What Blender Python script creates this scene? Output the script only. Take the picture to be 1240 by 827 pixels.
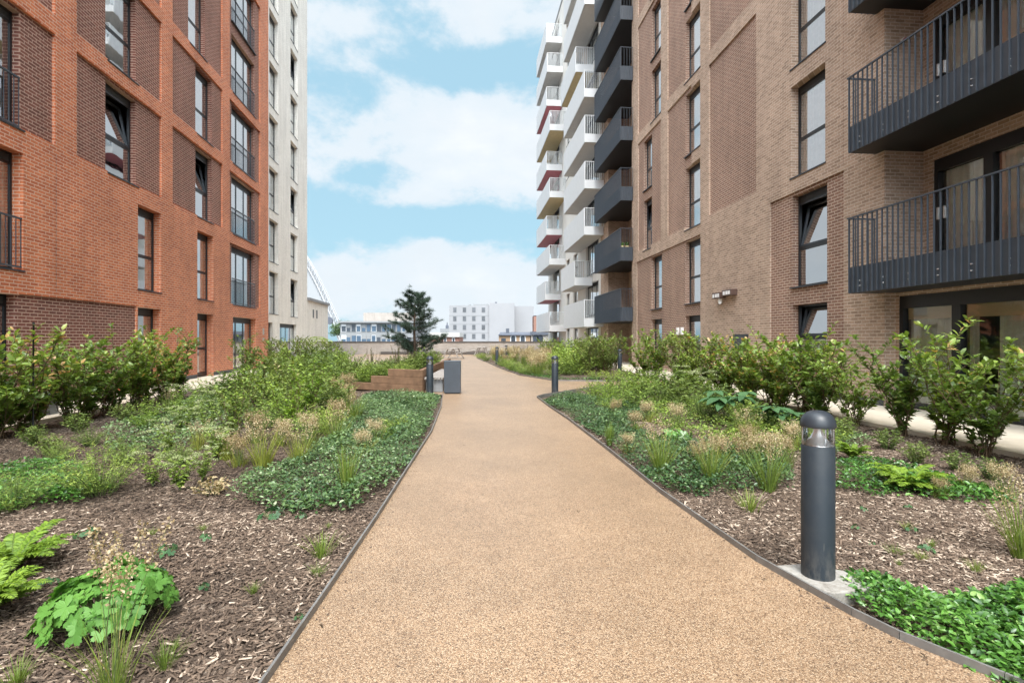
import bpy, bmesh, math, random
import numpy as np
from mathutils import Vector, Matrix

random.seed(7)
RNG = np.random.default_rng(11)
PI = math.pi
scene = bpy.context.scene
for o in list(bpy.data.objects):
    bpy.data.objects.remove(o)

# ------------------------------------------------------------------ camera
EYE = 1.46
cam_d = bpy.data.cameras.new('camera')
cam = bpy.data.objects.new('camera', cam_d)
scene.collection.objects.link(cam)
cam.location = (0, 0, EYE)
cam.rotation_euler = (PI / 2, 0, 0)
cam_d.sensor_width = 36
cam_d.lens = 36 * 640 / 1240
cam_d.shift_y = -3.5 / 1240
cam_d.clip_start = 0.05
cam_d.clip_end = 4000
scene.camera = cam

# ------------------------------------------------------------------ view
scene.view_settings.view_transform = 'Standard'
scene.view_settings.look = 'None'
scene.view_settings.gamma = 1
scene.view_settings.use_curve_mapping = False
scene.view_settings.exposure = 1.55

# ------------------------------------------------------------------ sun
SUN_EL = math.radians(57)
SUN_AZ = math.radians(176)      # clockwise from +Y: behind the camera, veiled by bright cloud
sun_d = bpy.data.lights.new('sun', 'SUN')
sun_d.energy = 1.5
sun_d.angle = math.radians(22)
sun_d.color = (1.0, 0.95, 0.88)
sun = bpy.data.objects.new('sun', sun_d)
scene.collection.objects.link(sun)
sdir = Vector((math.sin(SUN_AZ) * math.cos(SUN_EL), math.cos(SUN_AZ) * math.cos(SUN_EL), math.sin(SUN_EL)))
sun.rotation_euler = (-sdir).to_track_quat('-Z', 'Y').to_euler()
sun.location = sdir * 60


# ------------------------------------------------------------------ node helpers
class NT:
    def __init__(self, tree):
        self.t = tree
        self.n = tree.nodes
        self.l = tree.links

    def add(self, typ, **kw):
        nd = self.n.new(typ)
        for k, v in kw.items():
            setattr(nd, k, v)
        return nd

    def put(self, sock, v):
        if hasattr(v, 'is_output'):
            self.l.new(v, sock)
        else:
            sock.default_value = v

    def math(self, op, a, b=None, c=None, clamp=False):
        nd = self.add('ShaderNodeMath', operation=op, use_clamp=clamp)
        self.put(nd.inputs[0], a)
        if b is not None:
            self.put(nd.inputs[1], b)
        if c is not None:
            self.put(nd.inputs[2], c)
        return nd.outputs[0]

    def vmath(self, op, a, b=None):
        nd = self.add('ShaderNodeVectorMath', operation=op)
        self.put(nd.inputs[0], a)
        if b is not None:
            self.put(nd.inputs[1], b)
        return nd.outputs['Value'] if op in ('LENGTH', 'DOT_PRODUCT', 'DISTANCE') else nd.outputs[0]

    def mix(self, f, a, b, blend='MIX'):
        nd = self.add('ShaderNodeMix', data_type='RGBA', blend_type=blend)
        self.put(nd.inputs[0], f)
        self.put(nd.inputs[6], a)
        self.put(nd.inputs[7], b)
        return nd.outputs[2]

    def noise(self, vec, scale, detail=4, rough=0.55, dist=0.0):
        nd = self.add('ShaderNodeTexNoise')
        if vec is not None:
            self.put(nd.inputs['Vector'], vec)
        nd.inputs['Scale'].default_value = scale
        nd.inputs['Detail'].default_value = detail
        nd.inputs['Roughness'].default_value = rough
        nd.inputs['Distortion'].default_value = dist
        return nd.outputs[0]

    def mapr(self, v, a, b, c=0.0, d=1.0, smooth=False):
        nd = self.add('ShaderNodeMapRange')
        if smooth:
            nd.interpolation_type = 'SMOOTHSTEP'
        self.put(nd.inputs[0], v)
        for i, x in enumerate((a, b, c, d)):
            nd.inputs[1 + i].default_value = x
        return nd.outputs[0]

    def ramp(self, f, stops):
        nd = self.add('ShaderNodeValToRGB')
        self.put(nd.inputs[0], f)
        el = nd.color_ramp.elements
        while len(el) < len(stops):
            el.new(0.5)
        for e, (p, c) in zip(el, stops):
            e.position = p
            e.color = (*c, 1)
        return nd.outputs[0]


def c4(c):
    return (c[0], c[1], c[2], 1)


# ------------------------------------------------------------------ sky
world = bpy.data.worlds.new('World')
scene.world = world
world.use_nodes = True
w = NT(world.node_tree)
w.n.clear()
wout = w.add('ShaderNodeOutputWorld')
bg = w.add('ShaderNodeBackground')
SKY_STRENGTH = 0.041
bg.inputs[1].default_value = SKY_STRENGTH
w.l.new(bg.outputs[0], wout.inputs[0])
sky = w.add('ShaderNodeTexSky', sky_type='NISHITA')
sky.sun_disc = False
sky.sun_elevation = SUN_EL
sky.sun_rotation = SUN_AZ
sky.altitude = 50
sky.air_density = 1.0
sky.dust_density = 1.4
sky.ozone_density = 1.2
tc = w.add('ShaderNodeTexCoord')
D = tc.outputs['Generated']
# cloud banks: soft lumps in the direction sphere, broken up by noise
warp = w.noise(D, 2.6, 2, 0.5)
nz = w.noise(w.vmath('MULTIPLY', D, (1.0, 1.0, 1.7)), 5.2, 10, 0.60, 0.15)
nz2 = w.noise(w.vmath('MULTIPLY', D, (1.0, 1.0, 1.4)), 17.0, 6, 0.6)
banks = [  # azimuth(deg right of +Y), elevation(deg), half width, half height, weight
    (-6.0, 19.5, 19.0, 6.6, 0.42),
    (5.0, 18.0, 12.0, 7.5, 0.20),
    (-15.0, 15.0, 9.0, 3.6, 0.16),
    (-10.0, 5.0, 26.0, 6.2, 0.44),
    (-3.0, 8.5, 9.0, 3.4, 0.16),
    (-17.0, 28.5, 9.0, 3.0, 0.20),
    (-3.0, 33.0, 11.0, 3.4, 0.22),
    (-21.0, 22.0, 5.0, 4.0, 0.08),
    (-6.0, 12.3, 10.0, 1.8, -0.22),
    (-20.0, 13.0, 7.0, 2.0, -0.12),
    (-13.5, 16.8, 5.0, 1.6, -0.20),
    (-2.0, 27.0, 12.0, 2.0, -0.18),
    (75.0, 40.0, 45.0, 45.0, 0.5),  # this and the next rows: unseen banks added to whiten window reflections
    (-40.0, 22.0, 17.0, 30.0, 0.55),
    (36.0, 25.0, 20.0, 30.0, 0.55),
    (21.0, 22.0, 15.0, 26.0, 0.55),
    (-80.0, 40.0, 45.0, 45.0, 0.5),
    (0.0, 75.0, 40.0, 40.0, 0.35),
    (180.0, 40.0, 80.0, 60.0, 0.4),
]
tot = 0.0
for az, el, hw, hh, wt in banks:
    az, el, hw, hh = map(math.radians, (az, el, hw, hh))
    c = (math.sin(az) * math.cos(el), math.cos(az) * math.cos(el), math.sin(el))
    d = w.vmath('SUBTRACT', D, c)
    d = w.vmath('MULTIPLY', d, (1 / hw, 1 / hw, 1 / hh))
    ln = w.vmath('LENGTH', d)
    m = w.mapr(ln, 1.25, 0.15, 0.0, wt, True)
    tot = m if isinstance(tot, float) else w.math('ADD', tot, m)
dens = w.math('ADD', w.math('ADD', w.math('MULTIPLY', nz, 1.15), w.math('MULTIPLY', nz2, 0.22)), tot)
mask = w.mapr(dens, 0.77, 1.0, 0.0, 1.0, True)
thick = w.mapr(dens, 0.88, 1.35, 0.0, 1.0, True)
shade = w.noise(w.vmath('MULTIPLY', D, (1.0, 1.0, 2.2)), 7.0, 5, 0.55)
cloud_c = w.mix(w.mapr(shade, 0.35, 0.7), c4((7.3, 7.6, 8.0)), c4((9.0, 9.0, 9.1)))
cloud_c = w.mix(w.math('MULTIPLY', thick, 0.6), c4((7.0, 7.7, 8.3)), cloud_c)
blue = w.mix(1.0, sky.outputs[0], c4((1.25, 1.28, 1.0)), 'MULTIPLY')
# thin high veil makes the blue pale
blue = w.mix(0.80, blue, c4((4.1, 6.65, 8.25)))
col = w.mix(w.math('MULTIPLY', mask, 0.94), blue, cloud_c)
# added glow: unseen sky behind the camera boosted round the sun to light facades
glow_fill = w.mapr(w.vmath('DOT_PRODUCT', D, tuple(sdir)), 0.40, 1.0, 1.0, 6.4, True)
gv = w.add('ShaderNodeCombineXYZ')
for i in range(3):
    w.l.new(glow_fill, gv.inputs[i])
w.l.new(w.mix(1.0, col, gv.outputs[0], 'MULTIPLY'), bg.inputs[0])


# ------------------------------------------------------------------ materials
def new_mat(name):
    m = bpy.data.materials.new(name)
    m.use_nodes = True
    t = NT(m.node_tree)
    b = t.n['Principled BSDF']
    return m, t, b


def plain(name, col, rough=0.6, metal=0.0, var=0.08, scale=3.0, spec=0.5, bump=0.0, bscale=60):
    m, t, b = new_mat(name)
    co = t.add('ShaderNodeTexCoord').outputs['Object']
    n = t.noise(co, scale, 5, 0.6)
    c = t.mix(t.mapr(n, 0.3, 0.7), c4([x * (1 - var) for x in col]), c4([min(1, x * (1 + var)) for x in col]))
    t.l.new(c, b.inputs['Base Color'])
    b.inputs['Roughness'].default_value = rough
    b.inputs['Metallic'].default_value = metal
    b.inputs['Specular IOR Level'].default_value = spec
    if bump:
        bn = t.add('ShaderNodeBump')
        bn.inputs['Strength'].default_value = bump
        bn.inputs['Distance'].default_value = 0.01
        t.l.new(t.noise(co, bscale, 4), bn.inputs['Height'])
        t.l.new(bn.outputs[0], b.inputs['Normal'])
    return m


def brick(name, c1, c2, mortar, var=0.2, msize=0.012):
    m, t, b = new_mat(name)
    co = t.add('ShaderNodeTexCoord').outputs['Object']
    sp = t.add('ShaderNodeSeparateXYZ')
    t.l.new(co, sp.inputs[0])
    u = t.math('ADD', sp.outputs[0], sp.outputs[1])
    cb = t.add('ShaderNodeCombineXYZ')
    t.l.new(u, cb.inputs[0])
    t.l.new(sp.outputs[2], cb.inputs[1])
    bt = t.add('ShaderNodeTexBrick')
    bt.offset = 0.5
    t.l.new(cb.outputs[0], bt.inputs['Vector'])
    bt.inputs['Color1'].default_value = c4(c1)
    bt.inputs['Color2'].default_value = c4(c2)
    bt.inputs['Mortar'].default_value = c4(mortar)
    bt.inputs['Scale'].default_value = 1
    bt.inputs['Mortar Size'].default_value = msize
    bt.inputs['Mortar Smooth'].default_value = 0.15
    bt.inputs['Bias'].default_value = -0.1
    bt.inputs['Brick Width'].default_value = 0.225
    bt.inputs['Row Height'].default_value = 0.075
    n1 = t.noise(cb.outputs[0], 0.55, 5, 0.6)
    n2 = t.noise(cb.outputs[0], 22, 3, 0.6)
    st = t.noise(t.vmath('MULTIPLY', cb.outputs[0], (1.6, 0.16, 1.0)), 1.4, 6, 0.65)     # faint rain streaks
    f = t.math('ADD', t.mapr(n1, 0.25, 0.75, 1 - var, 1 + var), t.mapr(n2, 0.3, 0.7, -0.15, 0.15))
    f = t.math('ADD', f, t.mapr(st, 0.3, 0.7, -0.12, 0.10))
    vv = t.add('ShaderNodeCombineXYZ')
    for i in range(3):
        t.l.new(f, vv.inputs[i])
    col = t.mix(1.0, bt.outputs['Color'], vv.outputs[0], 'MULTIPLY')
    t.l.new(col, b.inputs['Base Color'])
    b.inputs['Roughness'].default_value = 0.85
    b.inputs['Specular IOR Level'].default_value = 0.3
    bn = t.add('ShaderNodeBump')
    bn.inputs['Strength'].default_value = 0.6
    bn.inputs['Distance'].default_value = 0.006
    t.l.new(t.math('ADD', t.math('SUBTRACT', 1.0, bt.outputs['Fac']), t.math('MULTIPLY', n2, 0.35)), bn.inputs['Height'])
    t.l.new(bn.outputs[0], b.inputs['Normal'])
    return m


def leafmat(name, ca, cb, cc=None, trans=0.25, rough=0.5, spec=0.35):
    m, t, b = new_mat(name)
    at = t.add('ShaderNodeAttribute', attribute_name='tint')
    oi = t.add('ShaderNodeObjectInfo')
    f = t.math('ADD', at.outputs['Fac'], t.mapr(oi.outputs['Random'], 0, 1, -0.24, 0.22), clamp=True)
    stops = [(0.05, ca), (0.75, cb)]
    stops.append((1.0, cc if cc else cb))
    col = t.ramp(f, stops)
    t.l.new(col, b.inputs['Base Color'])
    b.inputs['Roughness'].default_value = rough
    b.inputs['Specular IOR Level'].default_value = spec
    tr = t.add('ShaderNodeBsdfTranslucent')
    t.l.new(t.mix(1.0, col, c4((1.15, 1.15, 0.55)), 'MULTIPLY'), tr.inputs['Color'])
    mx = t.add('ShaderNodeMixShader')
    mx.inputs[0].default_value = trans
    t.l.new(b.outputs[0], mx.inputs[1])
    t.l.new(tr.outputs[0], mx.inputs[2])
    t.l.new(mx.outputs[0], t.n['Material Output'].inputs[0])
    return m


def glassmat(name, tint=(0.98, 1.0, 1.0), base=0.40):
    m = bpy.data.materials.new(name)
    m.use_nodes = True
    t = NT(m.node_tree)
    t.n.clear()
    out = t.add('ShaderNodeOutputMaterial')
    fr = t.add('ShaderNodeFresnel')
    fr.inputs[0].default_value = 1.55
    f = t.math('ADD', t.math('MULTIPLY', fr.outputs[0], 1.25), base, clamp=True)
    tr = t.add('ShaderNodeBsdfTransparent')
    tr.inputs[0].default_value = c4(tint)
    gl = t.add('ShaderNodeBsdfGlossy')
    gl.inputs['Color'].default_value = (0.93, 0.96, 0.98, 1)
    gl.inputs['Roughness'].default_value = 0.015
    co = t.add('ShaderNodeTexCoord').outputs['Object']
    bn = t.add('ShaderNodeBump')
    bn.inputs['Strength'].default_value = 0.05
    bn.inputs['Distance'].default_value = 0.02
    t.l.new(t.noise(co, 1.3, 2), bn.inputs['Height'])
    t.l.new(bn.outputs[0], gl.inputs['Normal'])
    mx = t.add('ShaderNodeMixShader')
    t.l.new(f, mx.inputs[0])
    t.l.new(tr.outputs[0], mx.inputs[1])
    t.l.new(gl.outputs[0], mx.inputs[2])
    t.l.new(mx.outputs[0], out.inputs[0])
    return m


M = {}
M['red'] = brick('orange_red_brick', (0.57, 0.178, 0.078), (0.40, 0.106, 0.048), (0.58, 0.38, 0.28), 0.14, 0.010)
M['reddark'] = brick('dark_brown_brick', (0.20, 0.075, 0.054), (0.13, 0.050, 0.038), (0.42, 0.28, 0.22), 0.15, 0.0115)
M['tan'] = brick('tan_brick', (0.445, 0.312, 0.232), (0.275, 0.19, 0.136), (0.52, 0.42, 0.342), 0.12, 0.0105)
M['tandark'] = brick('brown_brick', (0.275, 0.155, 0.110), (0.19, 0.105, 0.076), (0.47, 0.37, 0.30), 0.15, 0.011)
M['whitebrick'] = brick('white_brick', (0.80, 0.77, 0.71), (0.72, 0.69, 0.63), (0.62, 0.59, 0.54), 0.08, 0.009)
M['palebrick'] = brick('pale_brick', (0.36, 0.32, 0.285), (0.29, 0.255, 0.23), (0.36, 0.33, 0.30), 0.12, 0.010)
M['farbrick'] = brick('yellow_brown_brick', (0.34, 0.21, 0.12), (0.28, 0.17, 0.10), (0.36, 0.28, 0.2), 0.1, 0.009)
M['anthracite'] = plain('anthracite_metal', (0.024, 0.030, 0.038), 0.42, 0.0, 0.10, 6)
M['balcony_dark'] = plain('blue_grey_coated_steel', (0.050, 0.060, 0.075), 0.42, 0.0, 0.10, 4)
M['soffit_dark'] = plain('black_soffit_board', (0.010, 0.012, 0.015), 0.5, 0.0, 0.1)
M['black'] = plain('black_frame', (0.013, 0.015, 0.018), 0.4)
M['grille'] = plain('grey_louvre', (0.065, 0.07, 0.078), 0.5)
M['white'] = plain('white_coated_metal', (0.60, 0.605, 0.61), 0.45, 0, 0.04)
M['farrender'] = plain('pale_far_render', (0.275, 0.275, 0.285), 0.8, 0, 0.06, 0.12)
M['render'] = plain('white_render', (0.66, 0.64, 0.60), 0.8, 0, 0.05, 0.6)
M['soffit_grey'] = plain('pale_grey_soffit', (0.52, 0.51, 0.49), 0.7, 0, 0.05)
M['soffit_gold'] = plain('gold_soffit', (0.50, 0.39, 0.20), 0.6, 0, 0.08)
M['soffit_red'] = plain('red_soffit', (0.44, 0.13, 0.15), 0.6, 0, 0.06)
M['room'] = plain('room_plaster', (0.30, 0.29, 0.27), 0.9, 0, 0.2, 0.35)
M['curtain'] = plain('net_curtain', (0.88, 0.88, 0.86), 0.9, 0, 0.10, 8)
M['curtain_cool'] = plain('cool_white_curtain', (0.80, 0.89, 0.90), 0.9, 0, 0.06, 8)
M['blind'] = plain('cream_blind', (0.78, 0.70, 0.52), 0.9, 0, 0.04)
M['glass'] = glassmat('window_glass')
M['glassdoor'] = glassmat('door_glass', (0.98, 1.0, 0.98), 0.06)
M['clear'] = glassmat('clear_lens', (1.0, 1.0, 1.0), 0.0)
M['stone'] = plain('pale_paving', (0.62, 0.54, 0.43), 0.8, 0, 0.10, 2.0, 0.3, 0.2, 40)
M['concrete'] = plain('pale_concrete', (0.36, 0.345, 0.315), 0.85, 0, 0.15, 9, 0.3, 0.4, 50)
M['concrete_grey'] = plain('grey_concrete', (0.27, 0.28, 0.29), 0.85, 0, 0.12, 5, 0.3, 0.3, 30)
M['plinth'] = plain('dark_plinth', (0.06, 0.062, 0.068), 0.7)
M['coping'] = plain('dark_coping', (0.075, 0.066, 0.062), 0.6)
M['edge'] = plain('weathered_steel_edging', (0.20, 0.195, 0.185), 0.55, 0.35, 0.25, 7, 0.5, 0.2, 30)
M['alu'] = plain('brushed_aluminium', (0.90, 0.90, 0.90), 0.25, 0.7, 0.05, 10)
M['timber'] = plain('oak_sleeper', (0.185, 0.11, 0.066), 0.8, 0, 0.30, 5, 0.3, 0.5, 25)
M['timber_grey'] = plain('grey_weathered_wood', (0.33, 0.30, 0.275), 0.85, 0, 0.2, 8)
M['bark'] = plain('bark', (0.085, 0.058, 0.042), 0.9, 0, 0.3, 20, 0.3, 0.6, 60)
M['twig'] = plain('green_brown_twig', (0.13, 0.085, 0.045), 0.8, 0, 0.3, 30)
M['greenstem'] = plain('green_stem', (0.12, 0.17, 0.05), 0.7, 0, 0.25, 20)
M['brownlamp'] = plain('brown_lamp_housing', (0.10, 0.06, 0.048), 0.5)
M['lens'] = plain('white_lamp_lens', (0.8, 0.78, 0.76), 0.3)
M['slate'] = plain('slate_roof', (0.085, 0.095, 0.12), 0.7, 0, 0.1)
M['steelgrey'] = plain('grey_cladding', (0.22, 0.225, 0.23), 0.6)
M['blueglass'] = plain('blue_glazing', (0.06, 0.095, 0.14), 0.15, 0, 0.25, 0.4)
M['farpane'] = plain('grey_far_pane', (0.10, 0.105, 0.115), 0.3, 0, 0.35, 0.3)  # paler than the other far glass: distance haze put into the colour
M['farwindow'] = plain('dark_far_glass', (0.05, 0.06, 0.075), 0.15, 0, 0.3, 0.7)
M['archwhite'] = plain('white_arch_steel', (0.32, 0.33, 0.345), 0.5)
M['city'] = plain('city_asphalt', (0.10, 0.10, 0.10), 0.9, 0, 0.3, 0.05)

def dustpost():
    m, t, b = new_mat('dusty_grey_post')
    co = t.add('ShaderNodeTexCoord').outputs['Object']
    sp = t.add('ShaderNodeSeparateXYZ')
    t.l.new(co, sp.inputs[0])
    n = t.noise(t.vmath('MULTIPLY', co, (1, 1, .35)), 26, 6, .7)
    spl = t.math('MULTIPLY', t.mapr(sp.outputs[2], 0.0, 0.22, 1.0, 0.0), t.mapr(n, .42, .62))
    film = t.mapr(t.noise(co, 7, 6, .7), .45, .75, 0, .07)
    scr = t.mapr(t.noise(t.vmath('MULTIPLY', co, (30, 30, 2.5)), 3.0, 2, .5), .71, .74, 0, .22)
    f = t.math('ADD', t.math('ADD', t.math('MULTIPLY', spl, .32), film), scr, clamp=True)
    t.l.new(t.mix(f, c4((0.020, 0.028, 0.036)), c4((0.20, 0.18, 0.155))), b.inputs['Base Color'])
    t.l.new(t.mapr(f, 0, .5, .5, .8), b.inputs['Roughness'])
    b.inputs['Specular IOR Level'].default_value = .32
    return m


M['post'] = dustpost()


def footing():
    m, t, b = new_mat('stained_concrete_footing')
    co = t.add('ShaderNodeTexCoord').outputs['Object']
    n = t.math('ADD', t.math('MULTIPLY', t.noise(co, 9, 6, .7), .7), t.math('MULTIPLY', t.noise(co, 60, 4, .7), .3))
    t.l.new(t.ramp(n, [(.32, (.12, .10, .08)), (.46, (.27, .25, .22)), (.62, (.38, .365, .335))]), b.inputs['Base Color'])
    b.inputs['Roughness'].default_value = .9
    bn = t.add('ShaderNodeBump')
    bn.inputs['Strength'].default_value = .5
    bn.inputs['Distance'].default_value = .006
    t.l.new(n, bn.inputs['Height'])
    t.l.new(bn.outputs[0], b.inputs['Normal'])
    return m


M['footing'] = footing()

# leaf materials
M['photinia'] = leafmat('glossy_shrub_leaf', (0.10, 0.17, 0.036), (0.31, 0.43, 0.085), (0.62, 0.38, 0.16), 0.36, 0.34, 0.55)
M['bushy'] = leafmat('perennial_leaf', (0.095, 0.155, 0.030), (0.30, 0.41, 0.075), (0.44, 0.46, 0.12))
M['darkbushy'] = leafmat('dark_shrub_leaf', (0.075, 0.12, 0.030), (0.22, 0.29, 0.07), (0.36, 0.33, 0.14))
M['lime'] = leafmat('lime_leaf', (0.105, 0.195, 0.024), (0.285, 0.42, 0.05), (0.40, 0.48, 0.09), 0.32)
M['vinca'] = leafmat('blue_green_groundcover_leaf', (0.040, 0.090, 0.030), (0.155, 0.245, 0.082), (0.42, 0.50, 0.30), 0.18, 0.34, 0.45)
M['pachy'] = leafmat('bright_groundcover_leaf', (0.030, 0.095, 0.014), (0.125, 0.285, 0.048), (0.28, 0.44, 0.13), 0.22, 0.33, 0.6)
M['geranium'] = leafmat('geranium_leaf', (0.075, 0.19, 0.030), (0.16, 0.34, 0.065), (0.24, 0.42, 0.11), 0.26, 0.5)
M['grass'] = leafmat('grass_blade', (0.095, 0.150, 0.025), (0.23, 0.32, 0.06), (0.42, 0.36, 0.14), 0.3)
M['yellowgrass'] = leafmat('yellow_green_grass_blade', (0.16, 0.20, 0.03), (0.36, 0.40, 0.08), (0.50, 0.42, 0.16), 0.3)
M['tan_head'] = leafmat('dried_tan_flower', (0.28, 0.20, 0.105), (0.52, 0.415, 0.25), (0.66, 0.555, 0.38), 0.25, 0.8, 0.2)
M['umbel'] = leafmat('pale_green_umbel', (0.20, 0.26, 0.10), (0.42, 0.47, 0.24), (0.58, 0.58, 0.38), 0.25, 0.8, 0.2)
M['bigleaf'] = leafmat('large_blue_green_leaf', (0.040, 0.10, 0.040), (0.09, 0.19, 0.075), (0.16, 0.27, 0.12), 0.2, 0.45)
M['needle'] = leafmat('pine_needle', (0.020, 0.042, 0.030), (0.060, 0.095, 0.066), (0.10, 0.13, 0.085), 0.08, 0.55)
M['seedspike'] = leafmat('dark_seed_spike', (0.050, 0.036, 0.022), (0.13, 0.10, 0.06), (0.22, 0.19, 0.10), 0.05, 0.9, 0.1)
M['treeleaf'] = leafmat('far_tree_leaf', (0.045, 0.085, 0.03), (0.12, 0.19, 0.06), (0.16, 0.22, 0.08), 0.2)
M['chip'] = leafmat('bark_chip', (0.042, 0.031, 0.025), (0.195, 0.140, 0.102), (0.54, 0.435, 0.34), 0.0, 0.9, 0.15)


def mulchmat():
    m, t, b = new_mat('bark_mulch')
    co = t.add('ShaderNodeTexCoord').outputs['Object']
    v = t.add('ShaderNodeTexVoronoi')
    t.l.new(t.vmath('MULTIPLY', co, (1.0, 0.6, 1.0)), v.inputs['Vector'])
    v.inputs['Scale'].default_value = 46
    v.inputs['Randomness'].default_value = 1
    sp = t.add('ShaderNodeSeparateColor')
    t.l.new(v.outputs['Color'], sp.inputs[0])
    f = t.math('ADD', sp.outputs[0], t.mapr(t.noise(co, 1.2, 5), 0.3, 0.7, -0.25, 0.25), clamp=True)
    col = t.ramp(f, [(0.0, (0.036, 0.026, 0.020)), (0.6, (0.115, 0.084, 0.064)), (1.0, (0.26, 0.205, 0.16))])
    t.l.new(col, b.inputs['Base Color'])
    b.inputs['Roughness'].default_value = 0.95
    b.inputs['Specular IOR Level'].default_value = 0.1
    bn = t.add('ShaderNodeBump')
    bn.inputs['Strength'].default_value = 0.9
    bn.inputs['Distance'].default_value = 0.02
    t.l.new(t.math('ADD', v.outputs['Distance'], t.noise(co, 90, 3)), bn.inputs['Height'])
    t.l.new(bn.outputs[0], b.inputs['Normal'])
    return m


def gravelmat():
    m, t, b = new_mat('resin_bound_gravel')
    co = t.add('ShaderNodeTexCoord').outputs['Object']
    v = t.add('ShaderNodeTexVoronoi')
    t.l.new(co, v.inputs['Vector'])
    v.inputs['Scale'].default_value = 170
    sp = t.add('ShaderNodeSeparateColor')
    t.l.new(v.outputs['Color'], sp.inputs[0])
    col = t.ramp(sp.outputs[0], [(0.0, (0.13, 0.075, 0.042)), (0.22, (0.285, 0.175, 0.096)), (0.6, (0.395, 0.255, 0.147)), (1.0, (0.545, 0.40, 0.265))])
    dk = t.mapr(v.outputs['Distance'], 0.35, 0.75, 1.0, 0.55)
    cb = t.add('ShaderNodeCombineXYZ')
    big = t.math('MULTIPLY', t.mapr(t.noise(co, 0.7, 6, 0.65), 0.3, 0.7, 0.82, 1.14), t.mapr(t.noise(co, 5.0, 5, 0.7), 0.3, 0.7, 0.93, 1.06))
    f = t.math('MULTIPLY', dk, big)
    for i in range(3):
        t.l.new(f, cb.inputs[i])
    col = t.mix(1.0, col, cb.outputs[0], 'MULTIPLY')
    t.l.new(col, b.inputs['Base Color'])
    b.inputs['Roughness'].default_value = 0.5
    b.inputs['Specular IOR Level'].default_value = 0.5
    b.inputs['Coat Weight'].default_value = 0.35      # the clear resin binder
    b.inputs['Coat Roughness'].default_value = 0.38
    bn = t.add('ShaderNodeBump')
    bn.inputs['Strength'].default_value = 0.7
    bn.inputs['Distance'].default_value = 0.004
    t.l.new(t.math('SUBTRACT', 1.0, v.outputs['Distance']), bn.inputs['Height'])
    t.l.new(bn.outputs[0], b.inputs['Normal'])
    return m


M['lime_plain'] = plain('pot_plant_leaf', (0.10, 0.2, 0.04), 0.6)
M['mulch'] = mulchmat()
M['gravel'] = gravelmat()


# ------------------------------------------------------------------ object helpers
def link(o, parent=None):
    scene.collection.objects.link(o)
    if parent is not None:
        o.parent = parent
    return o


def tag(o, label=None, cat=None, group=None, kind=None):
    if label:
        o['label'] = label
    if cat:
        o['category'] = cat
    if group:
        o['group'] = group
    if kind:
        o['kind'] = kind
    return o


def thing(name, label, cat, loc=(0, 0, 0), rz=0.0, group=None):
    o = bpy.data.objects.new(name, None)
    o.empty_display_size = 0.2
    link(o)
    o.location = loc
    o.rotation_euler = (0, 0, rz)
    return tag(o, label, cat, group)


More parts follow.
